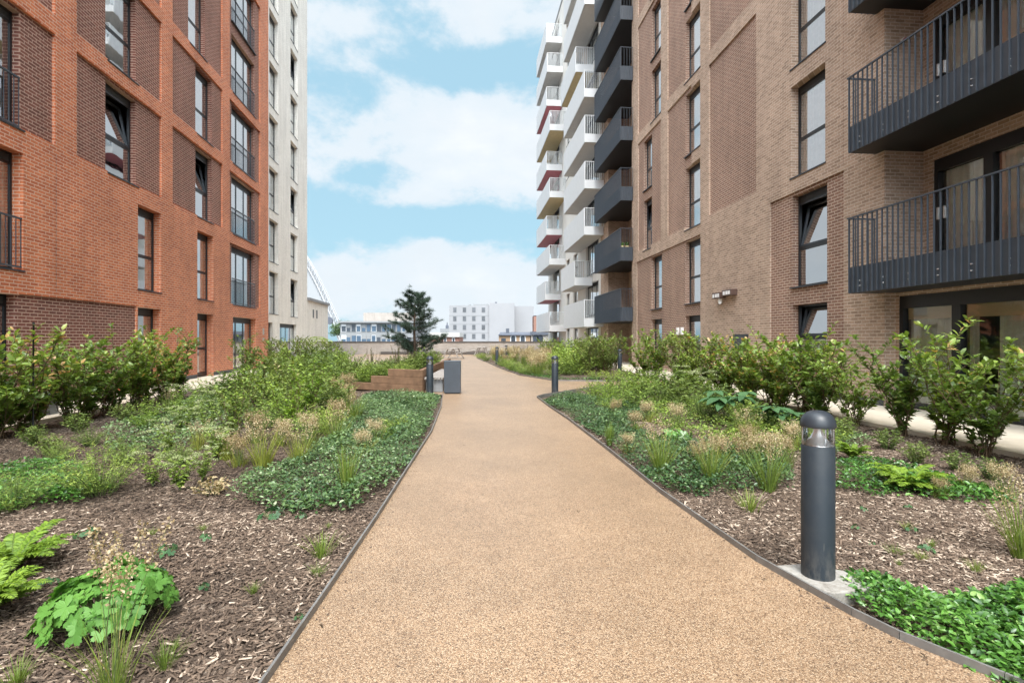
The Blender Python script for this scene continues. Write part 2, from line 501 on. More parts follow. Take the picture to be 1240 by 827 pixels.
class MB:
    """collects plain shapes and links them as one mesh object"""

    def __init__(self):
        self.v, self.f, self.m, self.s = [], [], [], []

    def face(self, pts, mi=0, smooth=False):
        b = len(self.v)
        self.v += [tuple(p) for p in pts]
        self.f.append(list(range(b, b + len(pts))))
        self.m.append(mi)
        self.s.append(smooth)

    def box(self, x0, x1, y0, y1, z0, z1, mi=0, mat=None):
        p = [(x, y, z) for z in (z0, z1) for y in (y0, y1) for x in (x0, x1)]
        if mat is not None:
            p = [tuple(mat @ Vector(q)) for q in p]
        b = len(self.v)
        self.v += p
        for q in ((0, 2, 3, 1), (4, 5, 7, 6), (0, 1, 5, 4), (2, 6, 7, 3), (0, 4, 6, 2), (1, 3, 7, 5)):
            self.f.append([b + i for i in q])
            self.m.append(mi)
            self.s.append(False)

    def tube(self, pts, radii, n=8, mi=0, smooth=True, cap=True):
        pts = [Vector(p) for p in pts]
        if not hasattr(radii, '__len__'):
            radii = [radii] * len(pts)
        b = len(self.v)
        for i, p in enumerate(pts):
            d = (pts[min(i + 1, len(pts) - 1)] - pts[max(i - 1, 0)]).normalized()
            a = Vector((0, 0, 1)) if abs(d.z) < 0.9 else Vector((1, 0, 0))
            u = d.cross(a).normalized()
            vv = d.cross(u)
            for k in range(n):
                t = 2 * PI * k / n
                self.v.append(tuple(p + (u * math.cos(t) + vv * math.sin(t)) * radii[i]))
        for i in range(len(pts) - 1):
            for k in range(n):
                k2 = (k + 1) % n
                self.f.append([b + i * n + k, b + i * n + k2, b + (i + 1) * n + k2, b + (i + 1) * n + k])
                self.m.append(mi)
                self.s.append(smooth)
        if cap:
            self.f.append([b + k for k in range(n)])
            self.f.append([b + (len(pts) - 1) * n + k for k in reversed(range(n))])
            self.m += [mi, mi]
            self.s += [False, False]

    def lathe(self, prof, n=40, mi=0, cx=0, cy=0, smooth=True):
        b = len(self.v)
        for r, z in prof:
            for k in range(n):
                t = 2 * PI * k / n
                self.v.append((cx + r * math.cos(t), cy + r * math.sin(t), z))
        for i in range(len(prof) - 1):
            for k in range(n):
                k2 = (k + 1) % n
                self.f.append([b + i * n + k, b + i * n + k2, b + (i + 1) * n + k2, b + (i + 1) * n + k])
                self.m.append(mi)
                self.s.append(smooth)

    def prism(self, poly, z0, z1, mi=0):
        n = len(poly)
        ar = sum(poly[i][0] * poly[(i + 1) % n][1] - poly[(i + 1) % n][0] * poly[i][1] for i in range(n))
        if ar < 0:
            poly = poly[::-1]
        b = len(self.v)
        self.v += [(x, y, z0) for x, y in poly] + [(x, y, z1) for x, y in poly]
        self.f.append([b + i for i in reversed(range(n))])
        self.f.append([b + n + i for i in range(n)])
        self.m += [mi, mi]
        self.s += [False, False]
        for i in range(n):
            j = (i + 1) % n
            self.f.append([b + i, b + j, b + n + j, b + n + i])
            self.m.append(mi)
            self.s.append(False)

    def build(self, name, mats, parent=None, bevel=0.0, weld=False):
        if not isinstance(mats, (list, tuple)):
            mats = [mats]
        me = bpy.data.meshes.new(name)
        me.from_pydata(self.v, [], self.f)
        for m in mats:
            me.materials.append(m)
        me.polygons.foreach_set('material_index', self.m)
        me.polygons.foreach_set('use_smooth', self.s)
        me.update()
        o = bpy.data.objects.new(name, me)
        link(o, parent)
        if bevel:
            md = o.modifiers.new('bevel', 'BEVEL')
            md.width = bevel
            md.segments = 2
            md.limit_method = 'ANGLE'
        return o


# ------------------------------------------------------------------ leaf batches
def T(vs, fs):
    return np.array(vs, float), fs


LEAF = T([(0, 0, 0), (-.24, .35, .07), (0, .35, 0), (.24, .35, .07), (-.20, .70, .04), (0, .70, -.02), (.20, .70, .04), (0, 1, -.10)],
         [(0, 2, 1), (0, 3, 2), (1, 2, 5, 4), (2, 3, 6, 5), (4, 5, 7), (5, 6, 7)])
DIAM = T([(0, 0, 0), (.26, .48, .05), (0, 1, -.05), (-.26, .48, .05)], [(0, 1, 2), (0, 2, 3)])
BLADE = T([(-.5, 0, 0), (.5, 0, 0), (-.42, .35, 0), (.42, .35, 0), (-.28, .7, 0), (.28, .7, 0), (0, 1, 0)],
          [(0, 1, 3, 2), (2, 3, 5, 4), (4, 5, 6)])
NEED = T([(-.5, 0, 0), (.5, 0, 0), (0, 1, 0)], [(0, 1, 2)])
TWIG = T([(1, 0, 0), (-.5, 0, .866), (-.5, 0, -.866), (.7, 1, 0), (-.35, 1, .6), (-.35, 1, -.6)],
         [(0, 1, 4, 3), (1, 2, 5, 4), (2, 0, 3, 5)])
CHIP = T([(-.5, -.5, 0), (.5, -.42, 0), (.46, .5, 0), (-.42, .46, 0), (-.45, -.45, .22), (.45, -.38, .25), (.40, .45, .2), (-.38, .42, .26)],
         [(4, 5, 6, 7), (0, 1, 5, 4), (1, 2, 6, 5), (2, 3, 7, 6), (3, 0, 4, 7)])


def palm_template():
    vs, fs = [(0, 0.30, -0.02)], []
    n = 76
    for i in range(n):
        a = -2.72 + 5.44 * i / (n - 1)
        c = min((abs(a - k * 1.09), k) for k in (-2, -1, 0, 1, 2))
        lobe = max(0.0, math.cos(c[0] / 0.545 * PI / 2)) ** 0.6
        r = (0.26 + 0.23 * lobe) * (1.0 - 0.07 * abs(a) / 2.72) + 0.030 * math.cos(a * 23)
        vs.append((r * math.sin(a), 0.30 + r * math.cos(a), 0.05 * lobe - 0.18 * r * r - 0.03 * (1 - lobe)))
    for i in range(1, n):
        fs.append((0, i + 1, i))
    return T(vs, fs)


PALM = palm_template()


def nrm(a):
    return a / (np.linalg.norm(a, axis=1, keepdims=True) + 1e-9)


class LB:
    """a batch of many small faces, kept as one mesh with a per-vertex 'tint'"""

    def __init__(self):
        self.V, self.L, self.C, self.Tn, self.n = [], [], [], [], 0

    def add(self, tpl, P, Dr, N, S, tint):
        tv, tf = tpl
        P = np.asarray(P, float).reshape(-1, 3)
        n = len(P)
        if n == 0:
            return self
        Dr = nrm(np.broadcast_to(np.asarray(Dr, float), (n, 3)).copy())
        N = np.broadcast_to(np.asarray(N, float), (n, 3)).copy()
        X = np.cross(Dr, N)
        bad = np.linalg.norm(X, axis=1) < 1e-4
        X[bad] = np.cross(Dr[bad], (1, 0.3, 0.1))
        X = nrm(X)
        Z = np.cross(X, Dr)
        S = np.asarray(S, float)
        if S.ndim == 0:
            S = np.full(n, float(S))
        if S.ndim == 1:
            S = np.stack([S, S, S], 1)
        q = tv[None] * S[:, None, :]
        W = P[:, None, :] + q[..., 0:1] * X[:, None] + q[..., 1:2] * Dr[:, None] + q[..., 2:3] * Z[:, None]
        self.V.append(W.reshape(-1, 3))
        k = len(tv)
        fl = np.concatenate([np.array(f) for f in tf])
        cnt = np.array([len(f) for f in tf])
        off = self.n + np.arange(n) * k
        self.L.append((fl[None] + off[:, None]).ravel())
        self.C.append(np.tile(cnt, n))
        tint = np.broadcast_to(np.asarray(tint, float), (n,))
        self.Tn.append(np.repeat(tint, k))
        self.n += n * k
        return self

    def mesh(self, name, mat):
        me = bpy.data.meshes.new(name)
        V = np.concatenate(self.V).astype(np.float32)
        Lp = np.concatenate(self.L).astype(np.int32)
        C = np.concatenate(self.C).astype(np.int32)
        me.vertices.add(len(V))
        me.vertices.foreach_set('co', V.ravel())
        me.loops.add(len(Lp))
        me.loops.foreach_set('vertex_index', Lp)
        me.polygons.add(len(C))
        st = np.concatenate([[0], np.cumsum(C)[:-1]]).astype(np.int32)
        me.polygons.foreach_set('loop_start', st)
        me.update(calc_edges=True)
        me.validate()
        at = me.attributes.new('tint', 'FLOAT', 'POINT')
        at.data.foreach_set('value', np.concatenate(self.Tn).astype(np.float32))
        me.materials.append(mat)
        return me

    def build(self, name, mat, parent=None):
        o = bpy.data.objects.new(name, self.mesh(name, mat))
        return link(o, parent)


def U(a, b, n=None):
    return RNG.uniform(a, b, n)


def sph(n, up=0.0):
    v = RNG.normal(size=(n, 3))
    v = nrm(v)
    v[:, 2] += up
    return nrm(v)


# ------------------------------------------------------------------ frames
SL, AL = -0.1234, 9.15           # left facade: X = -AL + SL * Y
SR, AR = -0.0891, 9.0            # right facade: X = AR + SR * Y
KL, KR = math.hypot(1, SL), math.hypot(1, SR)
ROT_L = math.atan2(1, SL)
ROT_R = math.atan2(-1, -SR)


def gp(px, py, z=0.0):
    """ground point under a sight line, used while laying the garden out"""
    Y = 640 * (EYE - z) / (py - 410)
    return ((px - 620) / 640 * Y, Y, z)


def lateral_left(Y, off):
    return -off + SL * Y


def lateral_right(Y, off):
    return off + SR * Y


# ------------------------------------------------------------------ ground
def poly_sheet(name, poly, z, mat, kind='structure'):
    bm = bmesh.new()
    vs = [bm.verts.new((x, y, z)) for x, y in poly]
    ed = [bm.edges.new((vs[i], vs[(i + 1) % len(vs)])) for i in range(len(vs))]
    bmesh.ops.triangle_fill(bm, use_beauty=True, edges=ed)
    for f in bm.faces:
        if f.normal.z < 0:
            f.normal_flip()
    me = bpy.data.meshes.new(name)
    bm.to_mesh(me)
    me.materials.append(mat)
    o = link(bpy.data.objects.new(name, me))
    o['kind'] = kind
    return o


b = MB()
b.face([(-1800, -1800, -7), (1800, -1800, -7), (1800, 1800, -7), (-1800, 1800, -7)])
b.build('ground', M['city'])['kind'] = 'structure'

PATH = [(-0.98, -8), (-1.03, 0.0), (-1.044, 2.257), (-1.06, 2.95), (-1.095, 4.29), (-1.165, 6.0), (-1.25, 8.2), (-1.50, 11.2), (-1.80, 13.7),
        (-2.43, 14.45), (-2.66, 22.6), (-6.0, 23.4), (-13.0, 27.0), (-14.0, 48.6), (8.0, 48.6), (4.6, 36.0), (5.3, 21.0),
        (5.35, 17.4), (3.0, 16.5), (0.8, 13.55), (0.617, 13.1), (0.79, 11.3), (1.013, 9.5), (1.256, 6.87), (1.405, 5.0), (1.524, 4.10), (1.606, 3.47),
        (1.718, 3.06), (1.795, 2.79), (1.885, 2.57), (2.097, 2.25), (2.45, 1.7), (3.0, 0.9), (4.4, -3), (6, -8)]
poly_sheet('path', PATH, 0.0, M['gravel'])


def bump_h(x, y):
    return 0.012 * np.sin(x * 3.1 + y * 1.7) + 0.010 * np.sin(x * 7.3 - y * 5.1 + 1.0) + 0.008 * np.sin(y * 9.0 + x * 2.0)


# podium: one sheet of mulch under everything, a little below the path, gently uneven
nx, ny = 150, 190
xs = np.concatenate([[-60, -25], np.linspace(-13, 10, nx), [25, 60]])
ys = np.concatenate([[-40, -15], np.linspace(-8, 52, ny)])
gx, gy = np.meshgrid(xs, ys)
gz = -0.055 + bump_h(gx, gy) * 0.9
vv = np.stack([gx.ravel(), gy.ravel(), gz.ravel()], 1)
nxx = len(xs)
ff = [(j * nxx + i, j * nxx + i + 1, (j + 1) * nxx + i + 1, (j + 1) * nxx + i) for j in range(len(ys) - 1) for i in range(nxx - 1)]
me = bpy.data.meshes.new('planting_bed')
me.from_pydata([tuple(p) for p in vv], [], ff)
me.materials.append(M['mulch'])
me.polygons.foreach_set('use_smooth', [True] * len(ff))
pb = link(bpy.data.objects.new('planting_bed', me))
pb['kind'] = 'structure'
b = MB()
b.box(-60, 60, -40, 48.9, -6.99, -0.2)
b.build('podium', M['concrete_grey'])['kind'] = 'structure'

# terraces of pale paving under the facades
for side in (0, 1):
    if side == 0:
        f = lambda Y, o: (lateral_left(Y, o), Y)
        a, bb, y0, y1 = 9.3, 7.25, -8, 40
    else:
        f = lambda Y, o: (lateral_right(Y, o), Y)
        a, bb, y0, y1 = 10.2, 7.0, -8, 40
    m_ = MB()
    m_.prism([f(y0, a), f(y0, bb), f(y1, bb), f(y1, a)], -0.15, 0.012)
    m_.build('terrace', M['stone'])['kind'] = 'structure'


# steel edging strips
def edging(pts, label):
    m_ = MB()
    P = [Vector((x, y, 0)) for x, y in pts]
    for i in range(len(P) - 1):
        d = (P[i + 1] - P[i])
        L = d.length
        d.normalize()
        nrmv = Vector((-d.y, d.x, 0)) * 0.0065
        q = [P[i] - nrmv, P[i + 1] - nrmv - d * 0.003, P[i + 1] + nrmv - d * 0.003, P[i] + nrmv]
        m_.prism([(v.x, v.y) for v in q], -0.12, 0.042)
    o = m_.build('path_edging', M['edge'])
    return tag(o, label, 'edging')


def smooth_line(pts, n=8):
    out = []
    P = [np.array(p, float) for p in pts]
    P = [2 * P[0] - P[1]] + P + [2 * P[-1] - P[-2]]
    for i in range(1, len(P) - 2):
        for k in range(n):
            t = k / n
            a, b_, c, d = P[i - 1], P[i], P[i + 1], P[i + 2]
            out.append(tuple(0.5 * (2 * b_ + (c - a) * t + (2 * a - 5 * b_ + 4 * c - d) * t * t + (3 * b_ - a - 3 * c + d) * t ** 3)))
    out.append(tuple(P[-2]))
    return out


edging(PATH[1:9], 'thin grey steel edging along the left side of the gravel path')
edging(list(reversed(PATH[18:32])), 'thin grey steel edging along the right side of the gravel path, passing the big bollard')
BED2 = [(-2.6, 39.0), (-1.4, 31.5), (-0.6, 26), (0.32, 20.9), (1.4, 18.3), (3.3, 18.0), (5.0, 18.6), (5.1, 22), (4.6, 34), (2.0, 41), (-1.0, 42)]
m_ = MB()
m_.prism(BED2, -0.05, 0.03)
m_.build('planting_bed', M['mulch'])['kind'] = 'structure'
edging(BED2[:7], 'thin grey steel edging around the far planting bed beyond the side path')


# ------------------------------------------------------------------ facade machinery
def facade(parent, x0, x1, z0, z1, items, wallmat, panelmat, back=12.0, name='wall', ends=True):
    """items: (x0,x1,z0,z1,depth,kind) kind in 'panel','hole','recess'; later ones lie on top"""
    X = sorted({round(v, 4) for it in items for v in it[:2] if x0 < v < x1} | {round(x0, 4), round(x1, 4)})
    Z = sorted({round(v, 4) for it in items for v in it[2:4] if z0 < v < z1} | {round(z0, 4), round(z1, 4)})
    nxc, nzc = len(X) - 1, len(Z) - 1
    dep = np.zeros((nxc, nzc))
    own = np.zeros((nxc, nzc), int)
    for k, it in enumerate(items):
        for i in range(nxc):
            xm = (X[i] + X[i + 1]) / 2
            if not it[0] < xm < it[1]:
                continue
            for j in range(nzc):
                zm = (Z[j] + Z[j + 1]) / 2
                if it[2] < zm < it[3]:
                    dep[i, j] = it[4]
                    own[i, j] = {'hole': -1, 'recess': 0}.get(it[5], k + 1)
    B = {}

    def mb(k):
        return B.setdefault(k, MB())

    for i in range(nxc):
        j = 0
        while j < nzc:
            if own[i, j] >= 0:
                k = j
                while k + 1 < nzc and own[i, k + 1] == own[i, j] and dep[i, k + 1] == dep[i, j]:
                    k += 1
                d = dep[i, j]
                mb(own[i, j]).face([(X[i], d, Z[j]), (X[i + 1], d, Z[j]), (X[i + 1], d, Z[k + 1]), (X[i], d, Z[k + 1])])
                j = k + 1
            else:
                j += 1
    for i in range(nxc):
        for j in range(nzc):
            if i + 1 < nxc and abs(dep[i, j] - dep[i + 1, j]) > 1e-5:
                a, c = dep[i, j], dep[i + 1, j]
                x = X[i + 1]
                o = own[i, j] if a < c else own[i + 1, j]
                o = max(o, 0)
                if a < c:
                    mb(o).face([(x, a, Z[j]), (x, c, Z[j]), (x, c, Z[j + 1]), (x, a, Z[j + 1])])
                else:
                    mb(o).face([(x, c, Z[j]), (x, c, Z[j + 1]), (x, a, Z[j + 1]), (x, a, Z[j])])
            if j + 1 < nzc and abs(dep[i, j] - dep[i, j + 1]) > 1e-5:
                a, c = dep[i, j], dep[i, j + 1]
                z = Z[j + 1]
                o = own[i, j] if a < c else own[i, j + 1]
                o = max(o, 0)
                if a < c:
                    mb(o).face([(X[i], a, z), (X[i + 1], a, z), (X[i + 1], c, z), (X[i], c, z)])
                else:
                    mb(o).face([(X[i], c, z), (X[i], a, z), (X[i + 1], a, z), (X[i + 1], c, z)])
    if ends:
        m0 = mb(0)
        m0.face([(x0, 0, z0), (x0, 0, z1), (x0, back, z1), (x0, back, z0)])
        m0.face([(x1, 0, z0), (x1, back, z0), (x1, back, z1), (x1, 0, z1)])
        m0.face([(x0, back, z0), (x0, back, z1), (x1, back, z1), (x1, back, z0)])
        m0.face([(x0, 0, z1), (x1, 0, z1), (x1, back, z1), (x0, back, z1)])
    objs = []
    for k, m0 in B.items():
        if k == 0:
            objs.append(m0.build(name, wallmat, parent))
        else:
            objs.append(m0.build('brick_panel', panelmat, parent))
    return objs


def interior(parent, x0, x1, z0, z1, pitch, first, depth=2.6, y0=0.5):
    m_ = MB()
    m_.box(x0 + .1, x1 - .1, depth, depth + 0.1, z0, z1 - 0.1)
    z = first
    while z < z1 - 0.3:
        m_.box(x0 + .12, x1 - .12, y0, depth - 0.002, z - 0.22, z - 0.05)
        z += pitch
    x = x0 + 1.4
    while x < x1 - 1:
        m_.box(x, x + 0.1, y0 + 0.25, depth - 0.004, z0, z1 - 0.2)
        x += 4.6
    return m_.build('room_interior', M['room'], parent)


CURT = random.Random(3)


def window(parent, x0, x1, z0, z1, d, style='single', tilt=False, curtain=None, lout=0.0, mat='black', flip=False, glass='glass'):
    """frame with louvre head, transom, pane, sill; set back to depth d"""
    fr = MB()
    t = 0.055
    head = 0.20 if (z1 - z0) > 1.8 else 0.0
    y0, y1 = d - 0.018, d + 0.05
    fr.box(x0, x0 + t, y0, y1, z0, z1)
    fr.box(x1 - t, x1, y0, y1, z0, z1)
    fr.box(x0 + t, x1 - t, y0, y1, z0, z0 + t)
    fr.box(x0 + t, x1 - t, y0, y1, z1 - t, z1)
    zt = z1 - t
    if head:
        zt = z1 - head
        fr.box(x0 + t, x1 - t, y0 + 0.006, y1, zt - 0.05, zt)
        k = zt + 0.012
        while k < z1 - t - 0.01:
            fr.box(x0 + t, x1 - t, y0 + 0.012, y1 - 0.01, k, k + 0.014, 1)
            k += 0.027
        fr.box(x0 + t, x1 - t, y1 - 0.02, y1 - 0.005, zt + 0.001, z1 - t - 0.001)
        zt -= 0.05
    zb = z0 + t
    pn = MB()
    yg = d + 0.004
    sash = None
    if style in ('single', 'tall'):
        zm = z0 + (z1 - z0) * 0.42
        fr.box(x0 + t, x1 - t, y0 + 0.008, y1 - 0.008, zm - 0.05, zm + 0.05)
        pn.face([(x0 + t, yg, zb), (x1 - t, yg, zb), (x1 - t, yg, zm - .05), (x0 + t, yg, zm - .05)])
        if tilt:
            sash = (x0 + t, x1 - t, zm + 0.052, zt)
        else:
            pn.face([(x0 + t, yg, zm + .05), (x1 - t, yg, zm + .05), (x1 - t, yg, zt), (x0 + t, yg, zt)])
            s = 0.035
            fr.box(x0 + t, x0 + t + s, y0 + .02, y1 - .01, zm + .05, zt)
            fr.box(x1 - t - s, x1 - t, y0 + .02, y1 - .01, zm + .05, zt)
    elif style in ('double', 'door'):
        n = 2 if (x1 - x0) < 2.6 else 3
        if style == 'door' and (x1 - x0) < 1.4:
            n = 1
        wd = (x1 - x0 - 2 * t) / n
        for k in range(n):
            a, c = x0 + t + k * wd, x0 + t + (k + 1) * wd
            if k:
                fr.box(a - 0.045, a + 0.045, y0 + .008, y1 - .008, zb, zt)
            pn.face([(a, yg, zb), (c, yg, zb), (c, yg, zt), (a, yg, zt)])
        if style == 'door':
            fr.box(x0 + t, x1 - t, y0 + 0.01, y1 - 0.01, zb, zb + 0.10)
            if n == 1:
                zm = z0 + 1.05
                fr.box(x0 + t, x1 - t, y0 + 0.012, y1 - 0.012, zm - 0.05, zm + 0.05)
    elif style == 'grid':
        n = max(2, int(round((x1 - x0) / 1.0)))
        for k in range(1, n):
            a = x0 + (x1 - x0) * k / n
            fr.box(a - 0.03, a + 0.03, y0 + .008, y1 - .008, zb, zt)
        pn.face([(x0 + t, yg, zb), (x1 - t, yg, zb), (x1 - t, yg, zt), (x0 + t, yg, zt)])
    fo = fr.build('window' if style != 'door' else 'door', [M[mat], M['grille']], parent)
    pn.build('pane', M[glass], fo)
    if sash:
        a, c, s0, s1 = sash
        sm = MB()
        h = s1 - s0
        s = 0.05
        R = Matrix.Translation((0, d + 0.02, s0)) @ Matrix.Rotation(-0.20, 4, 'X') @ Matrix.Translation((0, 0, -s0))
        for q in ((a, a + s, s0, s1), (c - s, c, s0, s1), (a + s, c - s, s0, s0 + s), (a + s, c - s, s1 - s, s1)):
            sm.box(q[0], q[1], -.03, .03, q[2], q[3], 0, R)
        g = [R @ Vector(p) for p in ((a + s, 0, s0 + s), (c - s, 0, s0 + s), (c - s, 0, s1 - s), (a + s, 0, s1 - s))]
        so = sm.build('sash', M['anthracite'], fo)
        # the leaning pane belongs to the sash and shares its mesh
        me_ = so.data
        me_.materials.append(M[glass])
        bm_ = bmesh.new()
        bm_.from_mesh(me_)
        fc = bm_.faces.new([bm_.verts.new(p) for p in g])
        fc.material_index = 1
        bm_.to_mesh(me_)
        bm_.free()
    if z0 > 0.3:
        sl = MB()
        sl.box(x0 - 0.03, x1 + 0.03, -0.022 + lout, d - 0.019, z0 - 0.035, z0 - 0.003)
        sl.build('sill', M['anthracite'], fo)
    cu = curtain if curtain is not None else CURT.random()
    if tilt:
        cu = 0.95
    if cu < 0.72:
        cm = MB()
        n = max(6, int((x1 - x0) / 0.055))
        a0, a1 = x0 + t, x1 - t
        if cu < 0.22:
            if CURT.random() < .5:
                a1 = a0 + (a1 - a0) * CURT.uniform(0.35, 0.7)
            else:
                a0 = a1 - (a1 - a0) * CURT.uniform(0.35, 0.7)
        prev = None
        for k in range(n + 1):
            x = a0 + (a1 - a0) * k / n
            y = d + 0.11 + 0.022 * math.sin(k * 1.9) + 0.012 * math.sin(k * 0.7 + x)
            if prev:
                cm.face([(prev[0], prev[1], zb), (x, y, zb), (x, y, zt + 0.02), (prev[0], prev[1], zt + 0.02)], 0, True)
            prev = (x, y)
        cm.build('curtain', M['curtain'], fo)
    elif cu < 0.88:
        cm = MB()
        cm.box(x0 + t, x1 - t, d + 0.12, d + 0.13, zt - (zt - zb) * CURT.uniform(.2, .95), zt + .02)
        cm.build('blind', M['curtain'], fo)
    return fo


def juliet(parent, x0, x1, z0, h, y, gap=0.125):
    m_ = MB()
    m_.box(x0, x1, y - .045, y, z0 + h - .035, z0 + h)
    m_.box(x0, x1, y - .035, y - .005, z0 + .04, z0 + .075)
    n = int((x1 - x0) / gap)
    for k in range(n + 1):
        x = x0 + (x1 - x0 - .012) * k / n
        m_.box(x, x + .012, y - .028, y - .014, z0 + .0752, z0 + h - .0352)
    return m_.build('juliet_balcony', M['balcony_dark'], parent)


def fin_balcony(parent, x0, x1, proj, inner, zb, h, kick, gap=0.13, brackets=True, name='balcony'):
    """slab with soffit; fins run the whole height of the rail in front of a kick plate"""
    s = MB()
    s.box(x0 + .02, x1 - .02, -proj + .02, inner, zb + .04, zb + kick - 0.12)
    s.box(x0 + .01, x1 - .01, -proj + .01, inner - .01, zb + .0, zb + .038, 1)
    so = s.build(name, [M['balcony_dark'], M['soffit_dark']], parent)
    r = MB()
    kp = 0.012
    ft = 0.012
    fd = 0.034
    # kick plates
    r.box(x0, x1, -proj - kp, -proj, zb, zb + kick)
    r.box(x0 - kp, x0, -proj, -0.012, zb, zb + kick)
    r.box(x1, x1 + kp, -proj, -0.012, zb, zb + kick)
    # fins
    n = int((x1 - x0) / gap)
    for k in range(n + 1):
        x = x0 + (x1 - x0 - ft) * k / n
        r.box(x, x + ft, -proj - kp - fd, -proj - kp - .001, zb + .004, zb + h - .03)
    n = max(3, int(proj / gap))
    for xx, sg in ((x0 - kp, -1), (x1 + kp, 1)):
        for k in range(n + 1):
            y = -proj + (proj - .04) * k / n
            a, c = (xx - fd, xx - .001) if sg < 0 else (xx + .001, xx + fd)
            r.box(a, c, y, y + ft, zb + .004, zb + h - .03)
    # top rail
    r.box(x0 - kp - fd, x1 + kp + fd, -proj - kp - fd, -proj - kp + .006, zb + h - .028, zb + h)
    r.box(x0 - kp - fd, x0 - kp + .006, -proj - kp + .007, -.02, zb + h - .028, zb + h)
    r.box(x1 + kp - .006, x1 + kp + fd, -proj - kp + .007, -.02, zb + h - .028, zb + h)
    r.build('railing', M['balcony_dark'], so)
    if brackets:
        bt = MB()
        x = x0 + 0.3
        while x < x1:
            for dz in (0.14, 0.25):
                bt.tube([(x, -proj - kp - .016, zb + dz), (x, -proj - kp, zb + dz)], .012, 8)
            x += 0.62
        bt.build('bolt', M['alu'], so)
    return so


# ------------------------------------------------------------------ left building: orange brick with dark panels
red = thing('brick_apartment_block', 'tall orange red brick apartment block with dark brown brick panels left of the path', 'building', (-AL, 0, 0), ROT_L)
xl = lambda Y: Y * KL
P0 = 3.03
ROWS = [2.93 + P0 * k for k in range(6)]
H_RED = 21.6
items, wins = [], []
mods = [(12.35 - 4.6 * k, 13.07 - 4.6 * k) for k in range(4, -1, -1)] + [(16.97, 17.64), (21.58, 22.28), (25.92, 27.1)]
bays = []
for k in range(len(mods) - 1):
    bays.append((mods[k][1], mods[k + 1][0]))
# bays: index from behind the camera to the far end; last three are the ones in view with 'B', 'C', 'D'
for bi, (a, c) in enumerate(bays):
    last = len(bays) - 1
    for r, z in enumerate(ROWS):
        pan = r >= 1 or bi == last
        if pan:
            top = z + 2.60
            if r in (3,) or r == 5:
                top = z + 2.60
            items.append((xl(a), xl(c), z + 0.02, top, 0.07, 'panel'))
        if r == 3 and bi >= last - 1:
            items.append((xl(a), xl(c), z + 0.02, z + P0 + 2.6, 0.07, 'panel'))
# ground-floor dark brick panel
items.append((xl(11.3), xl(15.6), 0.12, 2.42, 0.05, 'panel'))
items.append((xl(2.0), xl(9.3), 0.12, 2.42, 0.05, 'panel'))
for bi, (a, c) in enumerate(bays):
    last = len(bays) - 1
    for r, z in enumerate(ROWS):
        d = 0.24
        if bi == last:
            w0, w1, st = 22.62, 25.35, 'double'
        elif bi == last - 1:
            w0, w1, st = (19.39, 20.72, 'single') if r < 3 else (18.85, 20.15, 'single')
        elif bi == last - 2:
            w0, w1, st = (14.28, 15.68, 'single') if r >= 1 else (15.66, 16.93, 'single')
        elif bi % 2 == 1:
            w0, w1, st = a + 0.55, c - 0.95, 'double'
            if bi == last - 3:
                w0, w1 = 9.45, 11.42
        else:
            w0, w1, st = a + 1.2, a + 2.25, 'single'
        zt = z + 2.52
        items.append((xl(w0), xl(w1), z, zt, d, 'hole'))
        wins.append((xl(w0), xl(w1), z, zt, d, st, bi, r))
for (w0, w1, st) in ((15.66, 16.93, 'door'), (19.39, 20.72, 'door'), (22.62, 25.35, 'door'), (9.45, 11.3, 'door'), (2.5, 3.6, 'door')):
    items.append((xl(w0), xl(w1), 0.0, 2.40, 0.26, 'hole'))
    wins.append((xl(w0), xl(w1), 0.03, 2.40, 0.26, st, -1, -1))
facade(red, xl(-9), xl(27.1), -0.1, H_RED, items, M['red'], M['reddark'])
interior(red, xl(-9), xl(27.1), -0.05, H_RED, P0, ROWS[0])
for (a, c, z, zt, d, st, bi, r) in wins:
    tilt = st == 'single' and ((bi == 5 and r == 1) or (bi == 6 and r in (1,)) or (bi == 4 and r == 1))
    o = window(red, a, c, z, zt, d, st, tilt, 0.5 if (bi >= 4 and r >= 0) else 0.1)
    if st == 'double':
        juliet(red, a + .01, c - .01, z + .01, 1.12, 0.10 if r else 0.06)
m_ = MB()
m_.box(xl(17.0), xl(19.36), -0.008, -0.0005, 0.0, 0.15)
m_.box(xl(20.75), xl(22.58), -0.008, -0.0005, 0.0, 0.15)
m_.box(xl(25.38), xl(27.1), -0.008, -0.0005, 0.0, 0.15)
m_.build('plinth', M['plinth'], red)
m_ = MB()
m_.box(xl(26.25), xl(26.45), -0.02, -0.002, 1.66, 1.98)
m_.box(xl(26.25), xl(26.45), -0.02, -0.002, 1.35, 1.5)
m_.build('wall_plate', M['concrete'], red)
# downpipe-like movement joint is a thin dark bead
m_ = MB()
m_.box(xl(12.37), xl(12.385), -0.0035, -0.0005, 2.55, 5.8)
m_.build('movement_joint', M['reddark'], red)

